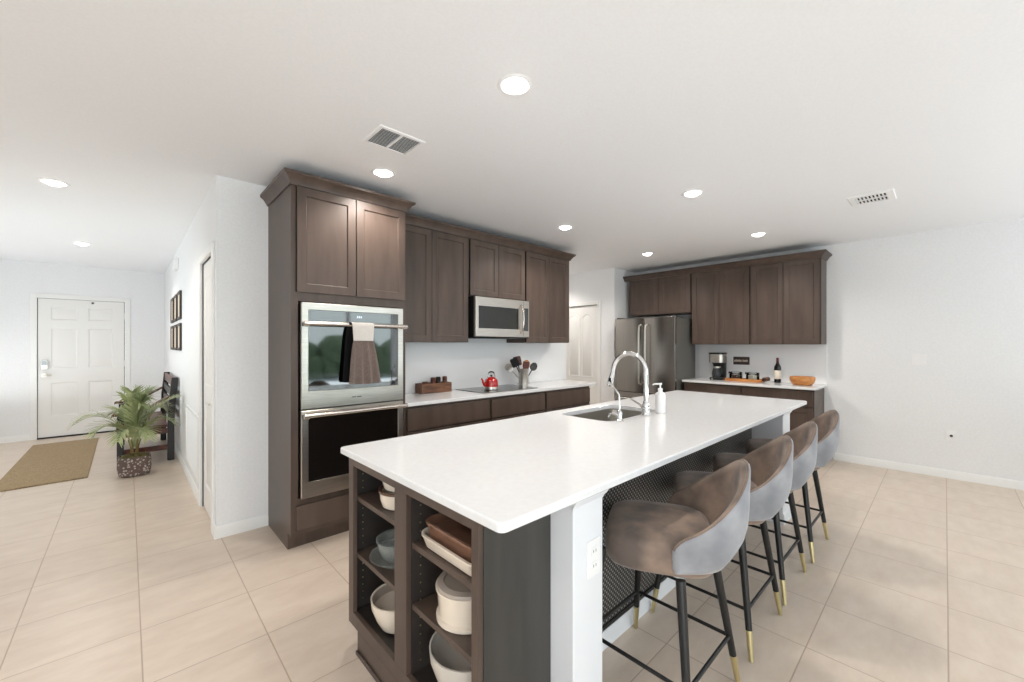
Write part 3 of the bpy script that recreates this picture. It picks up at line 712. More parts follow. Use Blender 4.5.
utensil('silicone_spatula', 'dark red spatula standing at the back of the crock', 'utensil', (.01, .03, 0), (-.03, .06, .245), 'turner', 'redwood', 'black_plastic')

t = thing('wooden_caddy', 'low walnut wood box caddy on the worktop beside the oven', 'caddy', (2.235, 3.51, .926))
cx0, cx1, cy0, cy1, cz = 2.06, 2.41, 3.455, 3.575, .9265
obj('tray_box', box(box(box(box(box(B(), cx0, cx1, cy0, cy0+.01, cz, cz+.095), cx0, cx1, cy1-.01, cy1, cz, cz+.095), cx0, cx0+.01, cy0+.01, cy1-.01, cz, cz+.095), cx1-.01, cx1, cy0+.01, cy1-.01, cz, cz+.095), cx0+.01, cx1-.01, cy0+.01, cy1-.01, cz, cz+.01), 'walnut', t, bevel=.002)
for i, (x, y, h, r, m, nm, lab) in enumerate(((2.135, 3.515, .10, .034, 'walnut', 'spice_jar', 'squat brown jar at the left end of the walnut caddy'), (2.225, 3.51, .14, .03, 'redwood', 'spice_jar', 'red brown jar left of the middle of the walnut caddy'), (2.29, 3.52, .142, .028, 'espresso', 'spice_jar', 'black brown jar in the middle of the walnut caddy'), (2.365, 3.515, .145, .026, 'walnut', 'pepper_mill', 'brown wooden mill at the right end of the walnut caddy'))):
    q = thing(nm, lab, 'jar', (x, y, cz+.01), 0, 'jars in the walnut caddy')
    obj('jar_body', lathe(B(), [(r*.9, .001), (r, .006), (r, h*.62), (r*.8, h*.72)], (x, y, cz+.01), 18), m, q)
    obj('lid', lathe(B(), [(r*.86, h*.725), (r*.9, h*.74), (r*.9, h*.95), (r*.7, h), (.0001, h)], (x, y, cz+.01), 18), 'espresso' if i == 2 else 'redwood', q)

# ------------------------------------------------------------------ right wall: cabinets, fridge, counter
U2, N2 = (0, 1, 0), (-1, 0, 0)
XF = 5.95
CZB = 2.458
crown_b = [(d_, z-CZ+CZB) for d_, z in crown]
def wall_cab2(label, y0, y1, z0, split):
    t = thing('wall_cabinet', label, 'cabinet', (XF, y0, z0))
    bm = B(); f = XF+.02
    for a, b in ((y0, y0+.018), (y1-.018, y1)): box(bm, f, WB-.001, a, b, z0, CZB)
    for a, b in ((z0, z0+.018), (CZB-.018, CZB)): box(bm, f, WB-.001, y0+.018, y1-.018, a, b)
    box(bm, WB-.012, WB-.001, y0+.018, y1-.018, z0+.018, CZB-.018)
    for a, b in ((y0+.018, y0+.04), (y1-.04, y1-.018)): box(bm, f, f+.02, a, b, z0+.018, CZB-.018)
    obj('carcass', bm, 'cab', t)
    h = CZB-.025-z0-.006
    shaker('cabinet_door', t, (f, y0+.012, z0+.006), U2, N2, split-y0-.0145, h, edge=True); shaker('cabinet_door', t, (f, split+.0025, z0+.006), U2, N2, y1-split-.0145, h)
wall_cab2('dark brown two door wall cabinet nearest the bare white wall', 1.003, 1.755, 1.408, 1.386)
wall_cab2('dark brown two door wall cabinet above the coffee maker', 1.757, 2.522, 1.408, 2.142)
wall_cab2('short dark brown two door cabinet over the refrigerator', 2.524, 3.535, 1.87, 3.025)
tag(obj('crown_molding', mitre(B(), [(WB-.002, 1.003), (XF, 1.003), (XF, WA-.003)], crown_b, 1), 'cab', loc=(XF, 2.2, CZB)), 'dark crown molding along the cabinets of the right wall, over the refrigerator', 'molding')
XB = 5.70
def base_cab2(y0, y1, label):
    t = thing('base_cabinet', label, 'cabinet', (XB, y0, 0))
    bm = B(); box(bm, XB+.02, WB-.001, y0, y1, .10, .884); box(bm, XB+.09, WB-.001, y0, y1, 0, .10)
    obj('carcass', bm, 'cab', t, bevel=.001)
    slab('drawer_front', t, (XB+.02, y0+.012, .685), U2, N2, y1-y0-.024, .175)
    w = (y1-y0-.027)/2
    shaker('cabinet_door', t, (XB+.02, y0+.012, .12), U2, N2, w, .55); shaker('cabinet_door', t, (XB+.02, y0+.015+w, .12), U2, N2, w, .55)
base_cab2(1.025, 1.785, 'dark brown base cabinet below the wine bottle and bowl')
base_cab2(1.787, 2.53, 'dark brown base cabinet beside the refrigerator')
tag(obj('worktop', (lambda b: (prism(b, [(XB-.035, 1.0), (WB-.001, 1.0), (WB-.001, 2.535), (XB-.035, 2.535)], .884, .914), b)[1])(B()), 'quartz', loc=(6, 1.75, .884), bevel=.004), 'white quartz worktop along the right wall, under the coffee maker', 'countertop')
struct('trim_backsplash_right', Bx(WB-.012, WB-.0005, 1.0, 2.535, .915, 1.407), 'splash', smooth=False)

# refrigerator
FX, FY0, FY1, FZ = 5.50, 2.565, 3.515, 1.80
t = thing('refrigerator', 'dark stainless french door refrigerator with two upright handles in its alcove', 'refrigerator', (FX, 3.025, 0))
bm = B(); box(bm, FX+.075, 6.2, FY0+.005, FY1-.005, .03, FZ-.01); box(bm, FX+.12, 6.15, FY0+.03, FY1-.03, 0, .03)
obj('body', bm, 'fridge_side', t, bevel=.004)
def fdoor(name, y0, y1, z0, z1):
    bm = B(); pl = [(FX+.07, y0), (FX+.02, y0)] + [(FX+.02-.02*math.sin(PI*k/8), y0+(y1-y0)*k/8) for k in range(1, 8)] + [(FX+.02, y1), (FX+.07, y1)]
    prism(bm, pl, z0, z1); return obj(name, bm, 'fridge', t, bevel=.004, angle=50)
d1 = fdoor('left_door', 3.028, FY1, .70, FZ); d2 = fdoor('right_door', FY0, 3.022, .70, FZ); d3 = fdoor('freezer_drawer', FY0, FY1, .06, .692)
for d_, y in ((d1, 3.075), (d2, 2.975)):
    obj('handle', tube(B(), [(FX+.01, y, 1.70), (FX-.045, y, 1.68), (FX-.055, y, 1.62), (FX-.06, y, 1.3), (FX-.055, y, .90), (FX-.045, y, .84), (FX+.01, y, .82)], .0125, 12), 'steel', d_)
obj('handle', tube(B(), [(FX+.01, FY0+.08, .60), (FX-.05, FY0+.10, .60), (FX-.05, FY1-.10, .60), (FX+.01, FY1-.08, .60)], .0125, 12), 'steel', d3)
obj('maker_mark', tube(B(), [(FX+.0165, 3.42, 1.735), (FX+.0125, 3.42, 1.735)], .012, 16), 'steel', d1)
obj('hinge_cover', box(Bx(FX+.03, FX+.14, FY0+.02, FY0+.09, FZ+.0005, FZ+.016), FX+.03, FX+.14, FY1-.09, FY1-.02, FZ+.0005, FZ+.016), 'dark_grey', t, bevel=.004)

# things on the right worktop
CT = .9145
cx, cy = 6.04, 2.19
t = thing('coffee_maker', 'black and steel drip coffee maker beside the refrigerator', 'coffee maker', (cx, cy, CT))
obj('base', (lambda b: (prism(b, rrect(cx-.10, cx+.11, cy-.085, cy+.085, .03), CT, CT+.03), b)[1])(B()), 'black_plastic', t, bevel=.004)
obj('tower', (lambda b: (prism(b, rrect(cx+.03, cx+.11, cy-.08, cy+.08, .02), CT+.03, CT+.24), b)[1])(B()), 'black_plastic', t)
obj('brew_head', (lambda b: (prism(b, rrect(cx-.105, cx+.11, cy-.095, cy+.095, .05), CT+.24, CT+.355), b)[1])(B()), 'steel', t, bevel=.006)
obj('lid', (lambda b: (prism(b, rrect(cx-.107, cx+.112, cy-.097, cy+.097, .05), CT+.3555, CT+.38), b)[1])(B()), 'black_plastic', t, bevel=.006)
obj('filter_basket', lathe(B(), [(.05, .215), (.065, .238), (.065, .2395), (.05, .2395)], (cx-.035, cy, CT), 24), 'black_plastic', t)
cf = obj('carafe', lathe(B(), [(.04, .0305), (.058, .034), (.064, .07), (.060, .12), (.045, .165), (.048, .18), (.045, .18), (.042, .165), (.057, .12), (.061, .07), (.055, .037), (.0001, .036)], (cx-.035, cy, CT), 28), 'carafe_glass', t)
obj('handle', tube(B(), bez((cx-.06, cy-.05, CT+.165), (cx-.11, cy-.11, CT+.17), (cx-.11, cy-.11, CT+.07), (cx-.06, cy-.058, CT+.07), 12), .009, 8), 'black_plastic', cf)
obj('band', lathe(B(), [(.046, .16), (.0475, .16), (.0495, .182), (.049, .185), (.047, .182)], (cx-.035, cy, CT), 28, cap=False), 'steel', cf)
obj('switch', tube(B(), [(cx-.1, cy+.04, CT+.015), (cx-.108, cy+.04, CT+.015)], .011, 14), 'steel', t)

tx0, tx1, ty0, ty1 = 5.93, 6.11, 1.62, 2.06
t = thing('wooden_tray', 'honey coloured wooden tray with a curled end, holding two glass jars', 'tray', (6.02, 1.84, CT))
bm = B(); box(bm, tx0, tx1, ty0, ty1, CT, CT+.012)
for a, b, c, d_ in ((tx0, tx0+.012, ty0, ty1), (tx1-.012, tx1, ty0, ty1), (tx0+.012, tx1-.012, ty1-.012, ty1), (tx0+.012, tx1-.012, ty0, ty0+.012)): box(bm, a, b, c, d_, CT+.012, CT+.036)
obj('tray_body', bm, 'oak', t, bevel=.003)
bm = B(); rs = []
for k in range(17):
    a = 2*PI*k/16; rs.append([(x, ty0-.03+.028*math.cos(a), CT+.042+.028*math.sin(a)) for x in (tx0+.01, tx1-.01)] + [(x, ty0-.03+.019*math.cos(a), CT+.042+.019*math.sin(a)) for x in (tx1-.01, tx0+.01)])
rings(bm, rs, cap=False)
obj('handle_scroll', bm, 'walnut', t)
for y, cont, lab in ((1.95, 'coffee', 'clip top glass jar of dark coffee on the honey tray'), (1.745, 'sugar', 'clip top glass jar of pale sugar on the honey tray')):
    q = thing('glass_jar', lab, 'jar', (6.02, y, CT+.013), 0, 'clip top jars on the wooden tray')
    z0 = CT+.0125
    obj('glass', lathe(B(), [(.062, 0), (.076, .006), (.078, .075), (.066, .088), (.064, .088), (.075, .075), (.073, .008), (.0001, .007)], (6.02, y, z0), 26), 'jar_glass', q)
    obj('contents', lathe(B(), [(.068, .009), (.0725, .012), (.0725, .066), (.0001, .070)], (6.02, y, z0), 26), cont, q)
    ldj = obj('lid', lathe(B(), [(.067, .090), (.069, .092), (.066, .108), (.036, .116), (.0001, .117)], (6.02, y, z0), 26), 'jar_glass', q)
    bm = B()
    for sgn in (1, -1):
        box(bm, 5.985, 6.015, y+sgn*.075-.007, y+sgn*.075+.007, z0+.084, z0+.110)
    obj('clip', bm, 'black_metal', ldj)

bx_, by_ = 6.10, 1.48
t = thing('wine_bottle', 'dark wine bottle with cream label and red neck foil on the right worktop', 'bottle', (bx_, by_, CT))
obj('bottle_glass', lathe(B(), [(.034, 0), (.039, .004), (.039, .19), (.036, .21), (.018, .245), (.0145, .265), (.0145, .318), (.0001, .318)], (bx_, by_, CT), 28), 'wine_glass', t)
obj('paper_label', lathe(B(), [(.0395, .05), (.0400, .051), (.0400, .158), (.0395, .159)], (bx_, by_, CT), 28, cap=False), 'paper', t)
obj('neck_foil', lathe(B(), [(.0150, .255), (.0155, .256), (.0155, .3195), (.014, .322), (.0001, .322)], (bx_, by_, CT), 22), 'foil', t)
bx_, by_ = 5.97, 1.19
tag(obj('wooden_bowl', lathe(B(), [(.08, 0), (.098, .004), (.122, .035), (.131, .068), (.128, .100), (.120, .102), (.119, .07), (.09, .02), (.0001, .012)], (bx_, by_, CT), 36), 'oak', loc=(bx_, by_, CT)), 'round honey wood bowl at the open end of the right worktop', 'bowl')

def sign():
    t = thing('wall_sign', 'small dark brown wooden sign with pale lettering on the right backsplash', 'sign', (WB-.012, 1.955, 1.18))
    x = WB-.0125
    obj('board', Bx(x-.012, x, 1.855, 2.06, 1.125, 1.235), 'brown_sign', t, bevel=.002)
    bm = B()
    def stroke(pts): tube(bm, [(x-.0125, a, b) for a, b in pts], .0042, 6)
    y = 2.045
    for k in range(5):                       # faint pale strokes, too small in the photo to read
        stroke([(y, 1.165), (y-.004, 1.192+.006*(k % 2)), (y-.012, 1.19), (y-.010, 1.166)]); y -= .019
    y -= .012
    for k in range(3):
        stroke([(y, 1.165), (y-.003, 1.196-.006*(k % 2)), (y-.014, 1.192), (y-.012, 1.166)]); y -= .022
    obj('pale_lettering', bm, 'pale_mark', t)
sign()

def outlet(name, label, o, u, n, w=.07, h=.115, kind='outlet', cat='outlet'):
    o, u, n = Vector(o), Vector(u), Vector(n); zv = Vector((0, 0, 1))
    t = thing(name, label, cat, o)
    def bx(a0, a1, b0, b1, d0, d1):
        bm = B(); rs = []
        for d_ in (d0, d1): rs.append([o+u*a+zv*b+n*d_ for a, b in ((a0, b0), (a1, b0), (a1, b1), (a0, b1))])
        rings(bm, rs); return bm
    pl = obj('cover_plate', bx(-w/2, w/2, -h/2, h/2, 0.0005, .006), 'white_plastic', t, bevel=.002)
    if kind == 'outlet':
        for b in (-.026, .026):
            rc = obj('receptacle', bx(-.017, .017, b-.014, b+.014, .0062, .009), 'white_plastic', t, bevel=.002)
            bm = B()
            for a in (-.007, .007):
                for d_ in ((.0092, .0096),): rings(bm, [[o+u*q+zv*r_+n*k for q, r_ in ((a-.0012, b-.004), (a+.0012, b-.004), (a+.0012, b+.006), (a-.0012, b+.006))] for k in d_])
            obj('slots', bm, 'dark_grey', rc, smooth=False)
    elif kind == 'switch':
        for a in ((-.023, .023) if w > .1 else (0,)):
            obj('rocker', bx(a-.016, a+.016, -.033, .033, .0062, .011), 'white_plastic', t, bevel=.002)
    else:
        rc = tube(B(), [o+n*.0062, o+n*.014], .012, 14); obj('jack', rc, 'dark_grey', t)
    return t
outlet('wall_switch', 'white double wall switch on the bare right wall', (WB, .19, 1.24), (0, 1, 0), (-1, 0, 0), .115, .115, 'switch', 'switch')
outlet('cable_outlet', 'white wall plate with a dark jack, low on the bare right wall', (WB, -.045, .45), (0, 1, 0), (-1, 0, 0), .07, .115, 'jack', 'outlet')

# ------------------------------------------------------------------ island
IX0, IX1, IY0, IY1 = .735, 4.31, .822, 1.984
SX0, SX1, SY0, SY1 = 2.21, 2.90, 1.455, 1.875
outer = rrect(IX0, IX1, IY0, IY1, .022, 4)
scx, scy = (SX0+SX1)/2, (SY0+SY1)/2
def ray_rr(ang, x0, x1, y0, y1, r):
    cx, cy = (x0+x1)/2, (y0+y1)/2; dx, dy = math.cos(ang), math.sin(ang); hx, hy = (x1-x0)/2, (y1-y0)/2
    lo, hi = 0, 3
    for _ in range(40):
        m_ = (lo+hi)/2; qx, qy = abs(dx*m_)-hx+r, abs(dy*m_)-hy+r
        sd = math.hypot(max(qx, 0), max(qy, 0))+min(max(qx, qy), 0)-r
        if sd < 0: lo = m_
        else: hi = m_
    return (cx+dx*lo, cy+dy*lo)
def densify(poly, n):
    out = []
    for i in range(len(poly)):
        a, b = Vector(poly[i]), Vector(poly[(i+1) % len(poly)]); k = max(1, int((b-a).length/n))
        for j in range(k): out.append(tuple(a+(b-a)*j/k))
    return out
outer = densify(outer, .06)
# add outer points where the rays of the sink corners land
def hole(r, x0=SX0, x1=SX1, y0=SY0, y1=SY1): return [ray_rr(math.atan2(y-scy, x-scx), x0, x1, y0, y1, r) for x, y in outer]
inner = hole(.075)
bm = B(); Z0, Z1 = .884, .914
Zr = lambda p, z: [(x, y, z) for x, y in p]
shr = lambda p, e: [ray_rr2 for ray_rr2 in [(x+(e if x < 2.5 else -e)*(1 if abs(x-(IX0 if x < 2.5 else IX1)) < .03 else 0), y+(e if y < 1.4 else -e)*(1 if abs(y-(IY0 if y < 1.4 else IY1)) < .03 else 0)) for x, y in p]]
rings(bm, [Zr(inner, Z0), Zr(inner, Z1-.002), Zr(hole(.078, SX0-.002, SX1+.002, SY0-.002, SY1+.002), Z1), Zr(shr(outer, .006), Z1), Zr(shr(outer, .0018), Z1-.0018), Zr(outer, Z1-.006), Zr(outer, Z0+.004), Zr(shr(outer, .004), Z0), Zr(inner, Z0)], cap=False)
bmesh.ops.remove_doubles(bm, verts=bm.verts, dist=1e-5)
tag(obj('island_worktop', bm, 'quartz', loc=(2.5, 1.4, Z0), angle=8), 'long white quartz island worktop with the sink cut in it', 'countertop')
# sink
t = thing('kitchen_sink', 'stainless undermount sink set in the island worktop', 'sink', (scx, scy, .70))
bm = B(); i1 = rrect(SX0+.004, SX1-.004, SY0+.004, SY1-.004, .072, 8)
sc_ = lambda p, f: [(scx+(x-scx)*f, scy+(y-scy)*f) for x, y in p]
rings(bm, [Zr(sc_(i1, 1.04), .8825), Zr(i1, .8825), Zr(sc_(i1, .985), .72), Zr(sc_(i1, .93), .695), Zr(sc_(i1, .12), .690), Zr(sc_(i1, .1), .688), Zr(sc_(i1, .95), .690), Zr(sc_(i1, 1.0), .715), Zr(sc_(i1, 1.04), .8805)], cap=False)
obj('basin', bm, 'sink_steel', t)
obj('drain', lathe(B(), [(.042, .6905), (.045, .693), (.03, .692), (.012, .6905), (.0001, .6905)], (scx, scy, 0), 24), 'chrome', t)
# main faucet
fx, fy = 2.60, 1.412
t = thing('kitchen_faucet', 'tall chrome gooseneck faucet with pull down head at the island sink', 'faucet', (fx, fy, .9145))
obj('base', lathe(B(), [(.031, 0), (.032, .004), (.027, .012), (.024, .05), (.026, .075), (.020, .095), (.016, .10)], (fx, fy, .9145), 24), 'chrome', t)
gp = [(fx, fy, 1.01), (fx, fy, 1.10), (fx, fy, 1.19)] + [(fx-.02*(1-math.cos(a))/2, fy+.125-.125*math.cos(a), 1.205+.135*math.sin(a)) for a in [PI*k/14 for k in range(1, 14)]] + [(fx-.02, fy+.255, 1.19)]
obj('gooseneck', tube(B(), gp, .0165, 16), 'chrome', t)
obj('spray_head', tube(B(), [(fx-.02, fy+.254, 1.195), (fx-.02, fy+.262, 1.165), (fx-.021, fy+.275, 1.13), (fx-.022, fy+.285, 1.10)], [.017, .0195, .021, .018], 16), 'chrome', t)
obj('head_button', Bx(fx-.042, fx-.038, fy+.255, fy+.275, 1.125, 1.16), 'black_plastic', t)
obj('lever', tube(B(), [(fx, fy+.018, .965), (fx, fy+.045, .985), (fx-.002, fy+.12, 1.02)], [.012, .007, .005], 10), 'chrome', t)
qx, qy = 2.285, 1.425
t = thing('filter_tap', 'small chrome filter tap with a thin bent spout at the near corner of the sink', 'faucet', (qx, qy, .9145))
obj('base', lathe(B(), [(.024, 0), (.025, .004), (.020, .01), (.016, .02), (.017, .05), (.014, .062), (.008, .07)], (qx, qy, .9145), 20), 'chrome', t)
obj('valve', tube(B(), [(qx, qy-.01, .955), (qx, qy+.045, .965)], .019, 14), 'chrome', t)
obj('lever', tube(B(), [(qx, qy+.045, .965), (qx, qy+.065, .96), (qx-.002, qy+.08, .925)], [.009, .009, .007], 10), 'chrome', t)
obj('spout', tube(B(), [(qx, qy, .98), (qx, qy, 1.06), (qx, qy+.004, 1.085), (qx, qy+.02, 1.105), (qx, qy+.06, 1.145), (qx, qy+.08, 1.160)], .0055, 10), 'chrome', t)
sx_, sy_ = 2.78, 1.40
t = thing('soap_dispenser', 'white pump soap bottle standing beside the chrome faucet', 'soap dispenser', (sx_, sy_, .9145))
obj('bottle', lathe(B(), [(.033, 0), (.036, .004), (.036, .125), (.032, .14), (.016, .15), (.015, .16), (.0001, .16)], (sx_, sy_, .9145), 24), 'white_plastic', t)
pm = obj('pump', lathe(B(), [(.017, .1605), (.017, .175), (.006, .178), (.006, .20), (.012, .201), (.012, .213), (.0001, .214)], (sx_, sy_, .9145), 18), 'white_plastic', t)
obj('nozzle', tube(B(), [(sx_, sy_, 1.121), (sx_-.03, sy_+.03, 1.121), (sx_-.038, sy_+.038, 1.113)], [.006, .005, .0045], 8), 'white_plastic', pm)

# open shelf cabinet at the near end
EX0, EX1, EY0, EY1 = .760, 1.090, .955, 1.930
DIV = (1.374, 1.452)
t = thing('open_shelf_cabinet', 'dark brown open shelf cabinet on the near end of the island, holding dishes', 'cabinet', (EX0, 1.43, 0))
bm = B()
box(bm, EX1-.012, EX1, EY0+.018, EY1-.018, .10, .883)                                      # back
box(bm, EX0+.02, EX1-.012, DIV[0]+.01, DIV[1]-.01, .15, .86)                               # divider
box(bm, EX0+.02, EX1-.012, EY0+.018, EY1-.018, .135, .15); box(bm, EX0+.02, EX1-.012, EY0+.018, EY1-.018, .86, .883)
box(bm, EX0+.02, EX1, EY1-.018, EY1, .10, .883); box(bm, EX0+.02, EX1, EY1-.11, EY1-.095, 0, .10)
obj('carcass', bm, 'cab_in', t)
bm = B()
ST = .028
box(bm, EX0, EX0+.02, EY1-.05, EY1, .10, .883); box(bm, EX0, EX0+.02, 1.385, 1.478, .16, .84); box(bm, EX0, EX0+.02, EY0, EY0+.032, 0, .883)
box(bm, EX0, EX0+.02, EY0+.032, EY1-.05, .84, .883); box(bm, EX0, EX0+.02, EY0+.032, EY1-.05, .10, .16); box(bm, EX0, EX0+.02, EY0+.032, EY1-.10, 0, .10)
obj('face_frame', bm, 'cab', t, bevel=.0015)
obj('shoe_molding', Bx(EX0-.010, EX0-.0005, EY0, EY1-.10, 0, .018), 'cab', t, bevel=.004)
obj('end_panel', box(Bx(EX0+.02, EX1+.006, EY0+.008, EY0+.018, 0, .883), EX0+.02, EX0+.05, EY0-.003, EY0+.002, 0, .883), 'cab_dark', t, label='blackish brown end panel facing the stools')
def shelf(y0, y1, z):
    obj('shelf', Bx(EX0+.025, EX1-.013, y0, y1, z-.022, z), 'cab', t, bevel=.001)
LY0, LY1, RY0, RY1 = DIV[1]-.01, EY1-.018, EY0+.018, DIV[0]+.01
shelf(LY0, LY1, .69); shelf(LY0, LY1, .425); shelf(RY0, RY1, .652); shelf(RY0, RY1, .42)
def pins(y, s):
    bm = B()
    for k in range(20):
        z = .19+k*.033
        for x in (EX0+.06, EX1-.06): tube(bm, [(x, y, z), (x, y+s*.002, z)], .0032, 8)
    obj('pin_holes', bm, 'brass', t)
pins(LY1, -1); pins(RY1, -1)

def dish(name, label, cat, c, parts, group=None):
    q = thing(name, label, cat, c, 0, group)
    for nm, prof, m, kw in parts: obj(nm, lathe(B(), prof, c, 32, **kw), m, q)
    return q
def bowlprof(r, h, foot=.5, t=.006): return [(r*foot, 0), (r*foot*1.08, .002), (r*.82, h*.32), (r*.97, h*.72), (r, h), (r-t, h), (r*.95-t, h*.72), (r*.8-t, h*.36), (r*foot*.7, .012), (.0001, .010)]
def bakerprof(r, h, t=.006): return [(r*.8, 0), (r*.88, .004), (r*.97, h*.5), (r, h), (r-t, h), (r*.96-t, h*.5), (r*.8, .01), (.0001, .008)]
lx, ly = .885, 1.695
def baker(z, r, label):
    return dish('baking_dish', label, 'dish', (lx+.008, 1.665, z), [('dish_body', bakerprof(r, .066), 'cream', {}), ('rim', [(r-.008, .0665), (r+.005, .0665), (r+.006, .076), (r-.006, .076)], 'brown_rim', {'cap': False})], 'stacked brown rimmed dishes')
baker(.6905, .096, 'cream brown rimmed dish at the bottom of the stack on the upper left shelf')
dish('baking_dish', 'smaller cream brown rimmed dish on top of the stack on the upper left shelf', 'dish', (lx+.008, 1.665, .767), [('dish_body', bakerprof(.086, .06), 'cream', {}), ('rim', [(.079, .0605), (.091, .0605), (.092, .069), (.081, .069)], 'brown_rim', {'cap': False})], 'stacked brown rimmed dishes')
dish('pie_plate', 'shallow clear glass pie plate under the glass bowl, middle left shelf', 'dish', (lx+.005, ly, .4255), [('plate', [(.075, 0), (.085, .003), (.118, .032), (.124, .036), (.124, .040), (.115, .036), (.082, .008), (.0001, .006)], 'clear_glass', {})])
dish('glass_bowl', 'clear glass mixing bowl nested in the pie plate, middle left shelf', 'bowl', (lx+.005, ly, .4325), [('bowl', bowlprof(.092, .095), 'clear_glass', {}), ('rim', [(.088, .0955), (.096, .0955), (.096, .101), (.088, .101)], 'clear_glass', {'cap': False})])
dish('mixing_bowl', 'round cream mixing bowl alone on the lowest left shelf', 'bowl', (lx, ly-.02, .1605), [('bowl', bowlprof(.122, .125, .6), 'cream', {}), ('inside_glaze', [(.108, .085), (.1145, .12), (.1135, .12), (.107, .085)], 'taupe_lid', {'cap': False})])
rx, ry = .905, 1.175
def rectdish(name, label, z, lx_, ly_, h, m, tilt=0, tt=.006, cx=rx, cy=ry, rim=True):
    q = thing(name, label, 'dish', (cx, cy, z))
    f = lambda e, zz, r: [(x, y, z+zz) for x, y in rrect(cx-lx_/2+e, cx+lx_/2-e, cy-ly_/2+e, cy+ly_/2-e, r, 5)]
    bm = B(); rings(bm, [f(.025, 0, .03), f(.016, .005, .04), f(.004, h*.85, .045), f(0, h*.9, .05), f(0, h, .05), f(tt*1.6, h, .045), f(tt+.012, .012, .035), f(.03, .008, .025)])
    o = obj('dish_body', bm, m, q); return q
rectdish('casserole_dish', 'long cream casserole dish under the amber glass one, upper right shelf', .6525, .24, .36, .052, 'cream')
q = rectdish('casserole_dish', 'amber brown glass baking dish on top of the cream one, upper right shelf', .6625, .215, .335, .088, 'amber_glass')
dish('lidded_casserole', 'round cream fluted casserole with grey lid on the middle right shelf', 'dish', (rx, 1.195, .4205), [('pot', [(.10, 0), (.115, .003), (.115, .014), (.104, .018), (.108, .06), (.112, .105), (.117, .108), (.117, .116), (.108, .117), (.1, .02), (.0001, .014)], 'cream', {}), ('lid', [(.113, .1175), (.110, .126), (.088, .130), (.086, .124), (.07, .124), (.0001, .127)], 'taupe_lid', {})])
dish('salad_bowl', 'large pale stoneware bowl on the lowest right shelf', 'bowl', (.912, 1.20, .1605), [('bowl', bowlprof(.143, .15, .55), 'grey_ceramic', {})])

# island body: knee wall with lattice panel, two white posts, rear cabinets
t = thing('kitchen_island', 'island body with white posts and a dark lattice panel behind the stools', 'island', (2.6, 1.3, 0))
obj('cabinet_block', Bx(1.10, 2.12, 1.10, 1.92, .10, .883), 'cab', t)
obj('cabinet_block', Bx(2.99, 4.27, 1.10, 1.92, .10, .883), 'cab', t)
obj('cabinet_block', Bx(2.12, 2.99, 1.10, 1.92, .10, .66), 'cab', t)
obj('toe_board', Bx(1.10, 4.27, 1.10, 1.83, 0, .10), 'cab', t)
obj('lattice_panel', Bx(1.275, 3.708, 1.082, 1.10, .085, .883), 'weave', t, smooth=False)
obj('panel_edge', Bx(1.275, 3.708, 1.074, 1.082, .088, .106), 'black_metal', t)
obj('baseboard', Bx(1.275, 3.708, 1.070, 1.10, 0, .088), 'post_white', t, bevel=.004)
obj('end_panel', Bx(3.925, 4.27, .96, 1.10, 0, .883), 'cab_dark', t)
def post(x0, x1):
    y0, y1 = .865, 1.078
    p = obj('post', Bx(x0, x1, y0, 1.10, 0, .883), 'post_white', t, bevel=.002)
    cap = [(0, .835), (.006, .838), (.010, .848), (.022, .862), (.026, .870), (.026, .8825), (0, .8825)]
    obj('post_cap', mitre(B(), [(x0, 1.05), (x0, y0+.006), (x1, y0+.006), (x1, 1.08)] if x0 > 2 else [(x0, y0+.006), (x1, y0+.006), (x1, 1.08)], [(d_*.8, z) for d_, z in cap], -1), 'post_white', p)
    obj('post_foot', mitre(B(), [(x0+.0, y0), (x1, y0), (x1, 1.068)], [(0, 0), (.010, 0), (.010, .075), (.004, .085), (0, .085)], -1), 'post_white', p)
post(1.099, 1.273); post(3.71, 3.92)
outlet('island_outlet', 'white electrical outlet on the near white island post', (1.212, .865, .64), (1, 0, 0), (0, -1, 0), .075, .13)

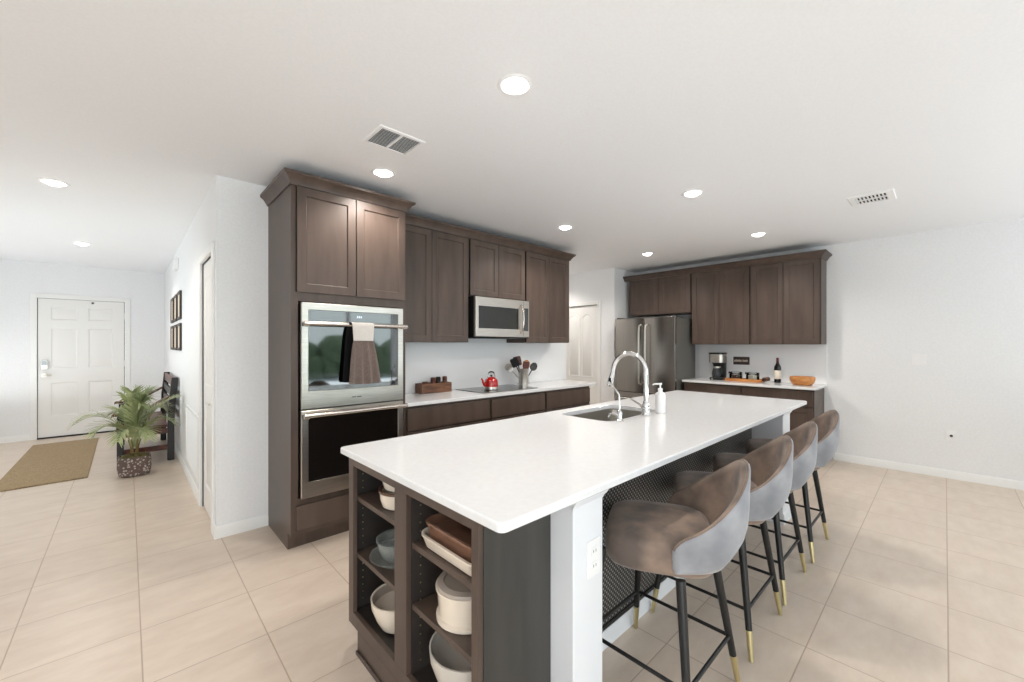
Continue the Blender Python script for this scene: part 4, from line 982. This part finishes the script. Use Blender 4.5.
# ------------------------------------------------------------------ bar stools
def superell(a, b, n, k=36, oy=0):
    out = []
    for i in range(k):
        th = 2*PI*i/k; c_, s_ = math.cos(th), math.sin(th)
        out.append((a*math.copysign(abs(c_)**(2/n), c_), oy+b*math.copysign(abs(s_)**(2/n), s_)))
    return out
def make_stool(label):
    t = thing('bar_stool', label, 'bar stool', (0, 0, 0), 0, 'velvet bar stools at the island')
    bm = B(); base = superell(.228, .208, 4.0, 44, -.002)
    def R(f, z, crown_=0):
        return [(x*f, .004+(y-.004)*f, z) for x, y in base]
    rings(bm, [R(.86, .560), R(.94, .564), R(.985, .578), R(1.0, .612), R(.99, .648), R(.955, .666), R(.86, .678), R(.6, .685), R(.3, .688), R(.02, .689)])
    obj('seat', bm, 'velvet_in', t, angle=80)
    # wrap-around back: plan curve from arm tip round the rear to the other arm tip
    K = 41; plan = []
    for i in range(K):
        s = -1+2*i/(K-1)
        a = abs(s)
        ang = -PI/2 + s*PI*.5
        e = 2.7
        c_, s_ = math.cos(ang), math.sin(ang)
        X = .236*math.copysign(abs(c_)**(2/e), c_); Y = -.055+ .235*math.copysign(abs(s_)**(2/e), s_)
        plan.append((s, X, Y))
    # arc-length resample
    import bisect
    L_ = [0]
    for p, q in zip(plan, plan[1:]): L_.append(L_[-1]+math.hypot(q[1]-p[1], q[2]-p[2]))
    K2 = 49; pts = []
    for i in range(K2):
        d_ = L_[-1]*i/(K2-1); j = min(len(L_)-2, max(0, bisect.bisect(L_, d_)-1)); f = (d_-L_[j])/(L_[j+1]-L_[j])
        pts.append((plan[j][1]+(plan[j+1][1]-plan[j][1])*f, plan[j][2]+(plan[j+1][2]-plan[j][2])*f))
    def rim(u):                                # u 0 at the middle of the back, 1 at an arm tip
        u = abs(u)
        return .702 + .236*max(0, math.cos(PI*u/2))**1.6 - .03*max(0, (u-.88)/.12)**2.5
    nrm = []
    for i in range(K2):
        a, b = pts[max(0, i-1)], pts[min(K2-1, i+1)]; d_ = math.hypot(b[0]-a[0], b[1]-a[1])
        nrm.append(((b[1]-a[1])/d_, -(b[0]-a[0])/d_))
    def surf(off, levels):
        rs = []
        for i in range(K2):
            u = -1+2*i/(K2-1); zt = rim(u); nx, ny = nrm[i]; x, y = pts[i]; row = []
            for f in levels:
                z = .590+(zt-.590)*f
                tuck = -.075*max(0, 1-f*(zt-.590)/.13)**1.8*(1-.85*abs(u)**1.5)
                lean = .022*max(0, (z-.70)/.25)*max(0, 1-abs(u)*1.3)
                fl = .012*max(0, (z-.66)/.1) if abs(u) > .5 else .012*max(0, min(1, (z-.66)/.1))
                o_ = off*(1-.45*f) + tuck + min(fl, .012)
                row.append((x+nx*o_, y+ny*o_-lean, z))
            rs.append(row)
        return rs
    lv = [0, .1, .2, .32, .46, .6, .75, .9, 1.0]
    so = surf(.022, lv); si = surf(-.028, lv)
    bm = B(); vo = [[bm.verts.new(p) for p in r] for r in so]; vm = []
    for i in range(K2):
        a, b = Vector(so[i][-1]), Vector(si[i][-1]); vm.append(bm.verts.new((a+b)/2+Vector((0, 0, .006))))
    bo = [bm.verts.new((Vector(so[i][0])*.5+Vector(si[i][0])*.5)) for i in range(K2)]
    for i in range(K2-1):
        for j in range(len(lv)-1): bm.faces.new((vo[i][j], vo[i+1][j], vo[i+1][j+1], vo[i][j+1]))
        bm.faces.new((vo[i][-1], vo[i+1][-1], vm[i+1], vm[i])); bm.faces.new((bo[i], bo[i+1], vo[i+1][0], vo[i][0]))
    for i, rev in ((0, 0), (K2-1, 1)):         # arm tips, outer half
        mid = [bm.verts.new((Vector(so[i][j])*.5+Vector(si[i][j])*.5)+Vector((0, .010, 0))) for j in range(1, len(lv)-1)]
        chain = [bo[i]]+mid+[vm[i]]
        for j in range(len(lv)-1): bm.faces.new((vo[i][j], vo[i][j+1], chain[j+1], chain[j]))
    sh = obj('back_shell', bm, 'velvet_out', t, angle=80, label='blue grey velvet outer shell')
    bm = B(); vi = [[bm.verts.new(p) for p in r] for r in si]; vm = []
    for i in range(K2):
        a, b = Vector(so[i][-1]), Vector(si[i][-1]); vm.append(bm.verts.new((a+b)/2+Vector((0, 0, .006))))
    bo = [bm.verts.new((Vector(so[i][0])*.5+Vector(si[i][0])*.5)) for i in range(K2)]
    for i in range(K2-1):
        for j in range(len(lv)-1): bm.faces.new((vi[i][j], vi[i][j+1], vi[i+1][j+1], vi[i+1][j]))
        bm.faces.new((vi[i][-1], vm[i], vm[i+1], vi[i+1][-1])); bm.faces.new((bo[i], vi[i][0], vi[i+1][0], bo[i+1]))
    for i in (0, K2-1):
        mid = [bm.verts.new((Vector(so[i][j])*.5+Vector(si[i][j])*.5)+Vector((0, .010, 0))) for j in range(1, len(lv)-1)]
        chain = [bo[i]]+mid+[vm[i]]
        for j in range(len(lv)-1): bm.faces.new((vi[i][j], chain[j], chain[j+1], vi[i][j+1]))
    obj('back_lining', bm, 'velvet_in', t, angle=80, label='taupe velvet inner lining of the back')
    rp = [Vector(so[i][-1])*.62+Vector(si[i][-1])*.38+Vector((0, 0, .006)) for i in range(K2)]
    rp = [Vector((so[0][0][0]*.5+si[0][0][0]*.5, so[0][0][1]+.008, .61))]+rp+[Vector((so[-1][0][0]*.5+si[-1][0][0]*.5, so[-1][0][1]+.008, .61))]
    obj('piping', tube(B(), rp, .0055, 6), 'velvet_in', t)
    obj('seat_base', (lambda b: (rings(b, [[(x*.8, y*.8, z) for x, y in superell(.2, .19, 4, 32, .01)] for z in (.5525, .5595)]), b)[1])(B()), 'black_metal', t)
    for sx in (-1, 1):
        for sy in (-1, 1):
            top = Vector((sx*.150, sy*.164, .553)); ft = Vector((sx*.231, sy*.234, .002))
            at = lambda z: top+(ft-top)*((.553-z)/.551)
            lg = obj('leg', tube(B(), [top, at(.125)], [.0175, .0135], 14), 'black_metal', t)
            obj('brass_tip', tube(B(), [at(.1245), ft], [.0138, .0095], 14), 'brass', lg)
    at = lambda sx, sy, z: Vector((sx*.150, sy*.164, .553))+(Vector((sx*.231, sy*.234, .002))-Vector((sx*.150, sy*.164, .553)))*((.553-z)/.551)
    for (a, b) in (((-1, -1), (1, -1)), ((1, -1), (1, 1)), ((1, 1), (-1, 1)), ((-1, 1), (-1, -1))):
        p, q = at(*a, .205), at(*b, .205); obj('footrest_bar', tube(B(), [p, q], .0075, 10), 'black_metal', t)
    return t
def swivel(t, deg):                          # the upholstered top turns on the fixed legs
    for ch in t.children:
        if ch.name.split('.')[0] in ('seat', 'back_shell', 'back_lining', 'piping'): ch.rotation_euler = (0, 0, math.radians(deg))
s1 = make_stool('velvet bar stool nearest the camera, its taupe seat in full view beside the white post')
s1.location = (1.60, .817, 0); swivel(s1, 28)
swivel(dup(s1, (2.236, .820, 0), 0, 'second velvet bar stool from the camera, its back overlapping the nearest stool'), 27)
swivel(dup(s1, (2.805, .825, 0), 0, 'third velvet bar stool from the camera, next to the last one'), 25)
swivel(dup(s1, (3.437, .815, 0), 0, 'last velvet bar stool, at the far post by the right wall cabinets'), 26)

# ------------------------------------------------------------------ entry hall
t = thing('jute_runner', 'tan woven jute runner rug before the white front door', 'rug', (-.62, 7.44, 0))
bm = B(); rings(bm, [[(x, y, z) for x, y in ((-.955, 6.17), (-.305, 6.205), (-.315, 8.705), (-.955, 8.67))] for z in (.001, .012)])
obj('weave', bm, 'jute', t, bevel=.003)
for ya, yb, s in ((6.172, .035, -1), (8.671, .034, 1)):
    bm = B()
    for i in range(60):
        x = -.95+.64*i/59; y = ya+yb*i/59; tube(bm, [(x, y, .006), (x+random.uniform(-.004, .004), y+s*.022, .004)], .003, 5)
    tag(obj('fringe', bm, 'jute', t))['kind'] = 'stuff'

px_, py_ = .055, 6.02
t = thing('potted_palm', 'small green palm in a brown and white patterned basket by the bench', 'plant', (px_, py_, 0))
bm = B(); f = lambda e, z: [(x, y, z) for x, y in rrect(px_-.138+e, px_+.138-e, py_-.138+e, py_+.138-e, .075, 6)]
rings(bm, [f(.03, .001), f(.014, .012), f(0, .09), f(.002, .17), f(.008, .205), f(.016, .207), f(.016, .185)])
obj('basket', bm, 'basket', t)
bm = B(); rings(bm, [f(.02, .186), f(.03, .203), f(.08, .222), f(.11, .230)])
for v in bm.verts: v.co.z += random.uniform(-.004, .008)
obj('moss', bm, 'soil', t)
bm = B()
for k in range(6):
    a = k*1.05; tube(bm, [(px_+.02*math.cos(a), py_+.02*math.sin(a), .20), (px_+.03*math.cos(a), py_+.03*math.sin(a), .30), (px_+.05*math.cos(a), py_+.05*math.sin(a), .38)], [.009, .007, .005], 7)
obj('stem', bm, 'stem', t)
def frond(dx, dy, zt, droop, n=24, L=.19, zs=.30):
    p0 = Vector((px_+dx*.06, py_+dy*.06, zs)); p3 = Vector((px_+dx, py_+dy, zt-droop)); p1 = p0+Vector((dx*.12, dy*.12, (zt-zs)*.75)); p2 = Vector((px_+dx*.65, py_+dy*.65, zt+.06))
    pts = bez(p0, p1, p2, p3, n); bm = B(); tube(bm, pts, [.0055*(1-i/n*.75) for i in range(n+1)], 6)
    for i in range(5, n+1):
        s = i/n; tng = (pts[min(n, i+1)]-pts[i-1]).normalized(); side = tng.cross(Vector((0, 0, 1)))
        if side.length < .1: side = Vector((dy, -dx, 0))
        side.normalize(); upv = side.cross(tng)
        ll = L*(.5+.5*math.sin(PI*min(1, s*1.0)))
        for sg in (-1, 1):
            d_ = (side*sg*.78+tng*(.62+.5*s)+upv*.18).normalized()
            d_ = (d_+Vector((random.uniform(-.08, .08), random.uniform(-.08, .08), random.uniform(-.06, .06)))).normalized()
            b = pts[i]; w = .0095; wv = d_.cross(upv).normalized()
            q1 = b+d_*ll*.45+Vector((0, 0, .006)); q2 = b+d_*ll-Vector((0, 0, ll*.12))
            lim = WH-.012
            for q in (q1, q2): q.x = min(q.x, lim)
            up = upv*.0006
            rs = []
            for c_, ww in ((b, .003), (b+d_*ll*.2+Vector((0, 0, .004)), w), (q1, w*.9), (q2, .0008)):
                rs.append([c_-wv*ww, c_+up*2, c_+wv*ww, c_-up])
            rings(bm, rs)
    obj('frond', bm, 'leaf', t)
for a in ((-.43, -.05, .70, .09), (-.30, -.16, .60, .10), (.02, .0, .84, -.04), (.10, -.05, .80, -.02), (-.06, .06, .80, -.02), (.05, -.10, .76, .0), (-.02, -.06, .84, -.05), (.13, .04, .84, -.04), (.08, .0, .70, .02), (.36, .02, .72, -.08), (.30, -.14, .60, .05), (-.12, -.26, .55, .12), (.10, -.26, .55, .12), (.26, .14, .70, .04), (-.16, .2, .70, .04)):
    frond(*a)

# wooden settle against the hallway wall
t = thing('wooden_bench', 'dark carved wooden settle with reddish slats against the entry hall wall', 'bench', (.18, 7.2, 0))
BY0, BY1 = 6.46, 7.95
for y in (BY0, BY1-.06): obj('front_post', Bx(-.09, -.03, y, y+.06, 0, .575), 'espresso', t, bevel=.004)
for y in (BY0, BY1-.06):
    bm = B(); rs = []
    for z, xo in ((0, 0), (.42, 0), (.70, .012), (1.0, .04)): rs.append([(.352+xo, y, z), (.418+xo, y, z), (.418+xo, y+.06, z), (.352+xo, y+.06, z)])
    rings(bm, rs); obj('back_post', bm, 'espresso', t, bevel=.004)
for y in (BY0-.01, BY1-.07):
    bm = B(); rs = []
    for x, z in ((-.135, .572), (-.12, .585), (-.05, .583), (.06, .59), (.17, .63), (.27, .70), (.37, .76)): rs.append([(x, y, z), (x, y+.08, z), (x, y+.08, z+.028), (x, y, z+.028)])
    rings(bm, rs); obj('armrest', bm, 'redwood', t, bevel=.006)
obj('seat', box(Bx(-.10, .36, BY0+.06, BY1-.06, .40, .43), -.085, -.055, BY0+.06, BY1-.06, .33, .40), 'redwood', t, bevel=.004)
for z, h in ((.50, .09), (.63, .09), (.76, .09), (.89, .10)):
    o_ = .008+(z-.42)*.06; obj('back_slat', Bx(.362+o_, .388+o_, BY0+.06, BY1-.06, z, z+h), 'redwood' if z > .85 else 'espresso', t, bevel=.003)
for y in (BY0+.015, BY1-.045): obj('side_rail', box(Bx(-.03, .352, y, y+.03, .13, .19), -.03, .352, y, y+.03, .33, .39), 'redwood', t, bevel=.003)
obj('stretcher', Bx(-.075, -.045, BY0+.06, BY1-.06, .13, .19), 'redwood', t, bevel=.003)

# six framed prints on the hallway wall
for zi, (z0, z1) in enumerate(((1.71, 2.045), (1.335, 1.66))):
    for yi, (y0, y1) in enumerate(((6.17, 6.56), (6.68, 7.07), (7.19, 7.58))):
        lab = ('dark framed small print in the %s row on the hallway wall, %s' % (('upper', 'lower')[zi], ('nearest the kitchen', 'the middle one', 'nearest the front door')[yi]))
        t = thing('picture_frame', lab, 'picture', (WH, (y0+y1)/2, z0), 0, 'framed prints on the hallway wall')
        bm = B(); L2 = lambda e, x: [(x, a, b) for a, b in ((y0+e, z0+e), (y1-e, z0+e), (y1-e, z1-e), (y0+e, z1-e))]
        rings(bm, [L2(0, WH-.001), L2(0, WH-.022), L2(.03, WH-.022), L2(.03, WH-.012)], cap=False)
        obj('frame', bm, 'frame', t, smooth=False)
        obj('print', Bx(WH-.012, WH-.001, y0+.002, y1-.002, z0+.002, z1-.002), 'print', t, smooth=False)

t = thing('return_air_grille', 'white return air grille low on the hallway wall beside the closet door', 'air vent', (WH, 5.07, .18))
bm = B(); y0, y1, z0, z1 = 4.56, 5.60, .17, .76
L2 = lambda e, x: [(x, a, b) for a, b in ((y0+e, z0+e), (y1-e, z0+e), (y1-e, z1-e), (y0+e, z1-e))]
rings(bm, [L2(0, WH-.0005), L2(0, WH-.010), L2(.028, WH-.012), L2(.030, WH-.001)], cap=False)
obj('grille_frame', bm, 'white_plastic', t)
bm = B()
for k in range(44):
    z = z0+.036+k*.0118; rings(bm, [[(WH-.010, y, z), (WH-.002, y, z+.006), (WH-.001, y, z+.008), (WH-.009, y, z+.002)] for y in (y0+.03, y1-.03)])
obj('louvres', bm, 'white_plastic', t, smooth=False)
obj('grille_back', Bx(WH-.001, WH-.0003, y0+.03, y1-.03, z0+.03, z1-.03), 'white_plastic', t, smooth=False)
t = thing('door_chime', 'white door chime box high on the hallway wall above the framed prints', 'door chime', (WH, 6.75, 2.38))
obj('cover', Bx(WH-.04, WH-.0005, 6.62, 6.88, 2.36, 2.50), 'white_plastic', t, bevel=.008)
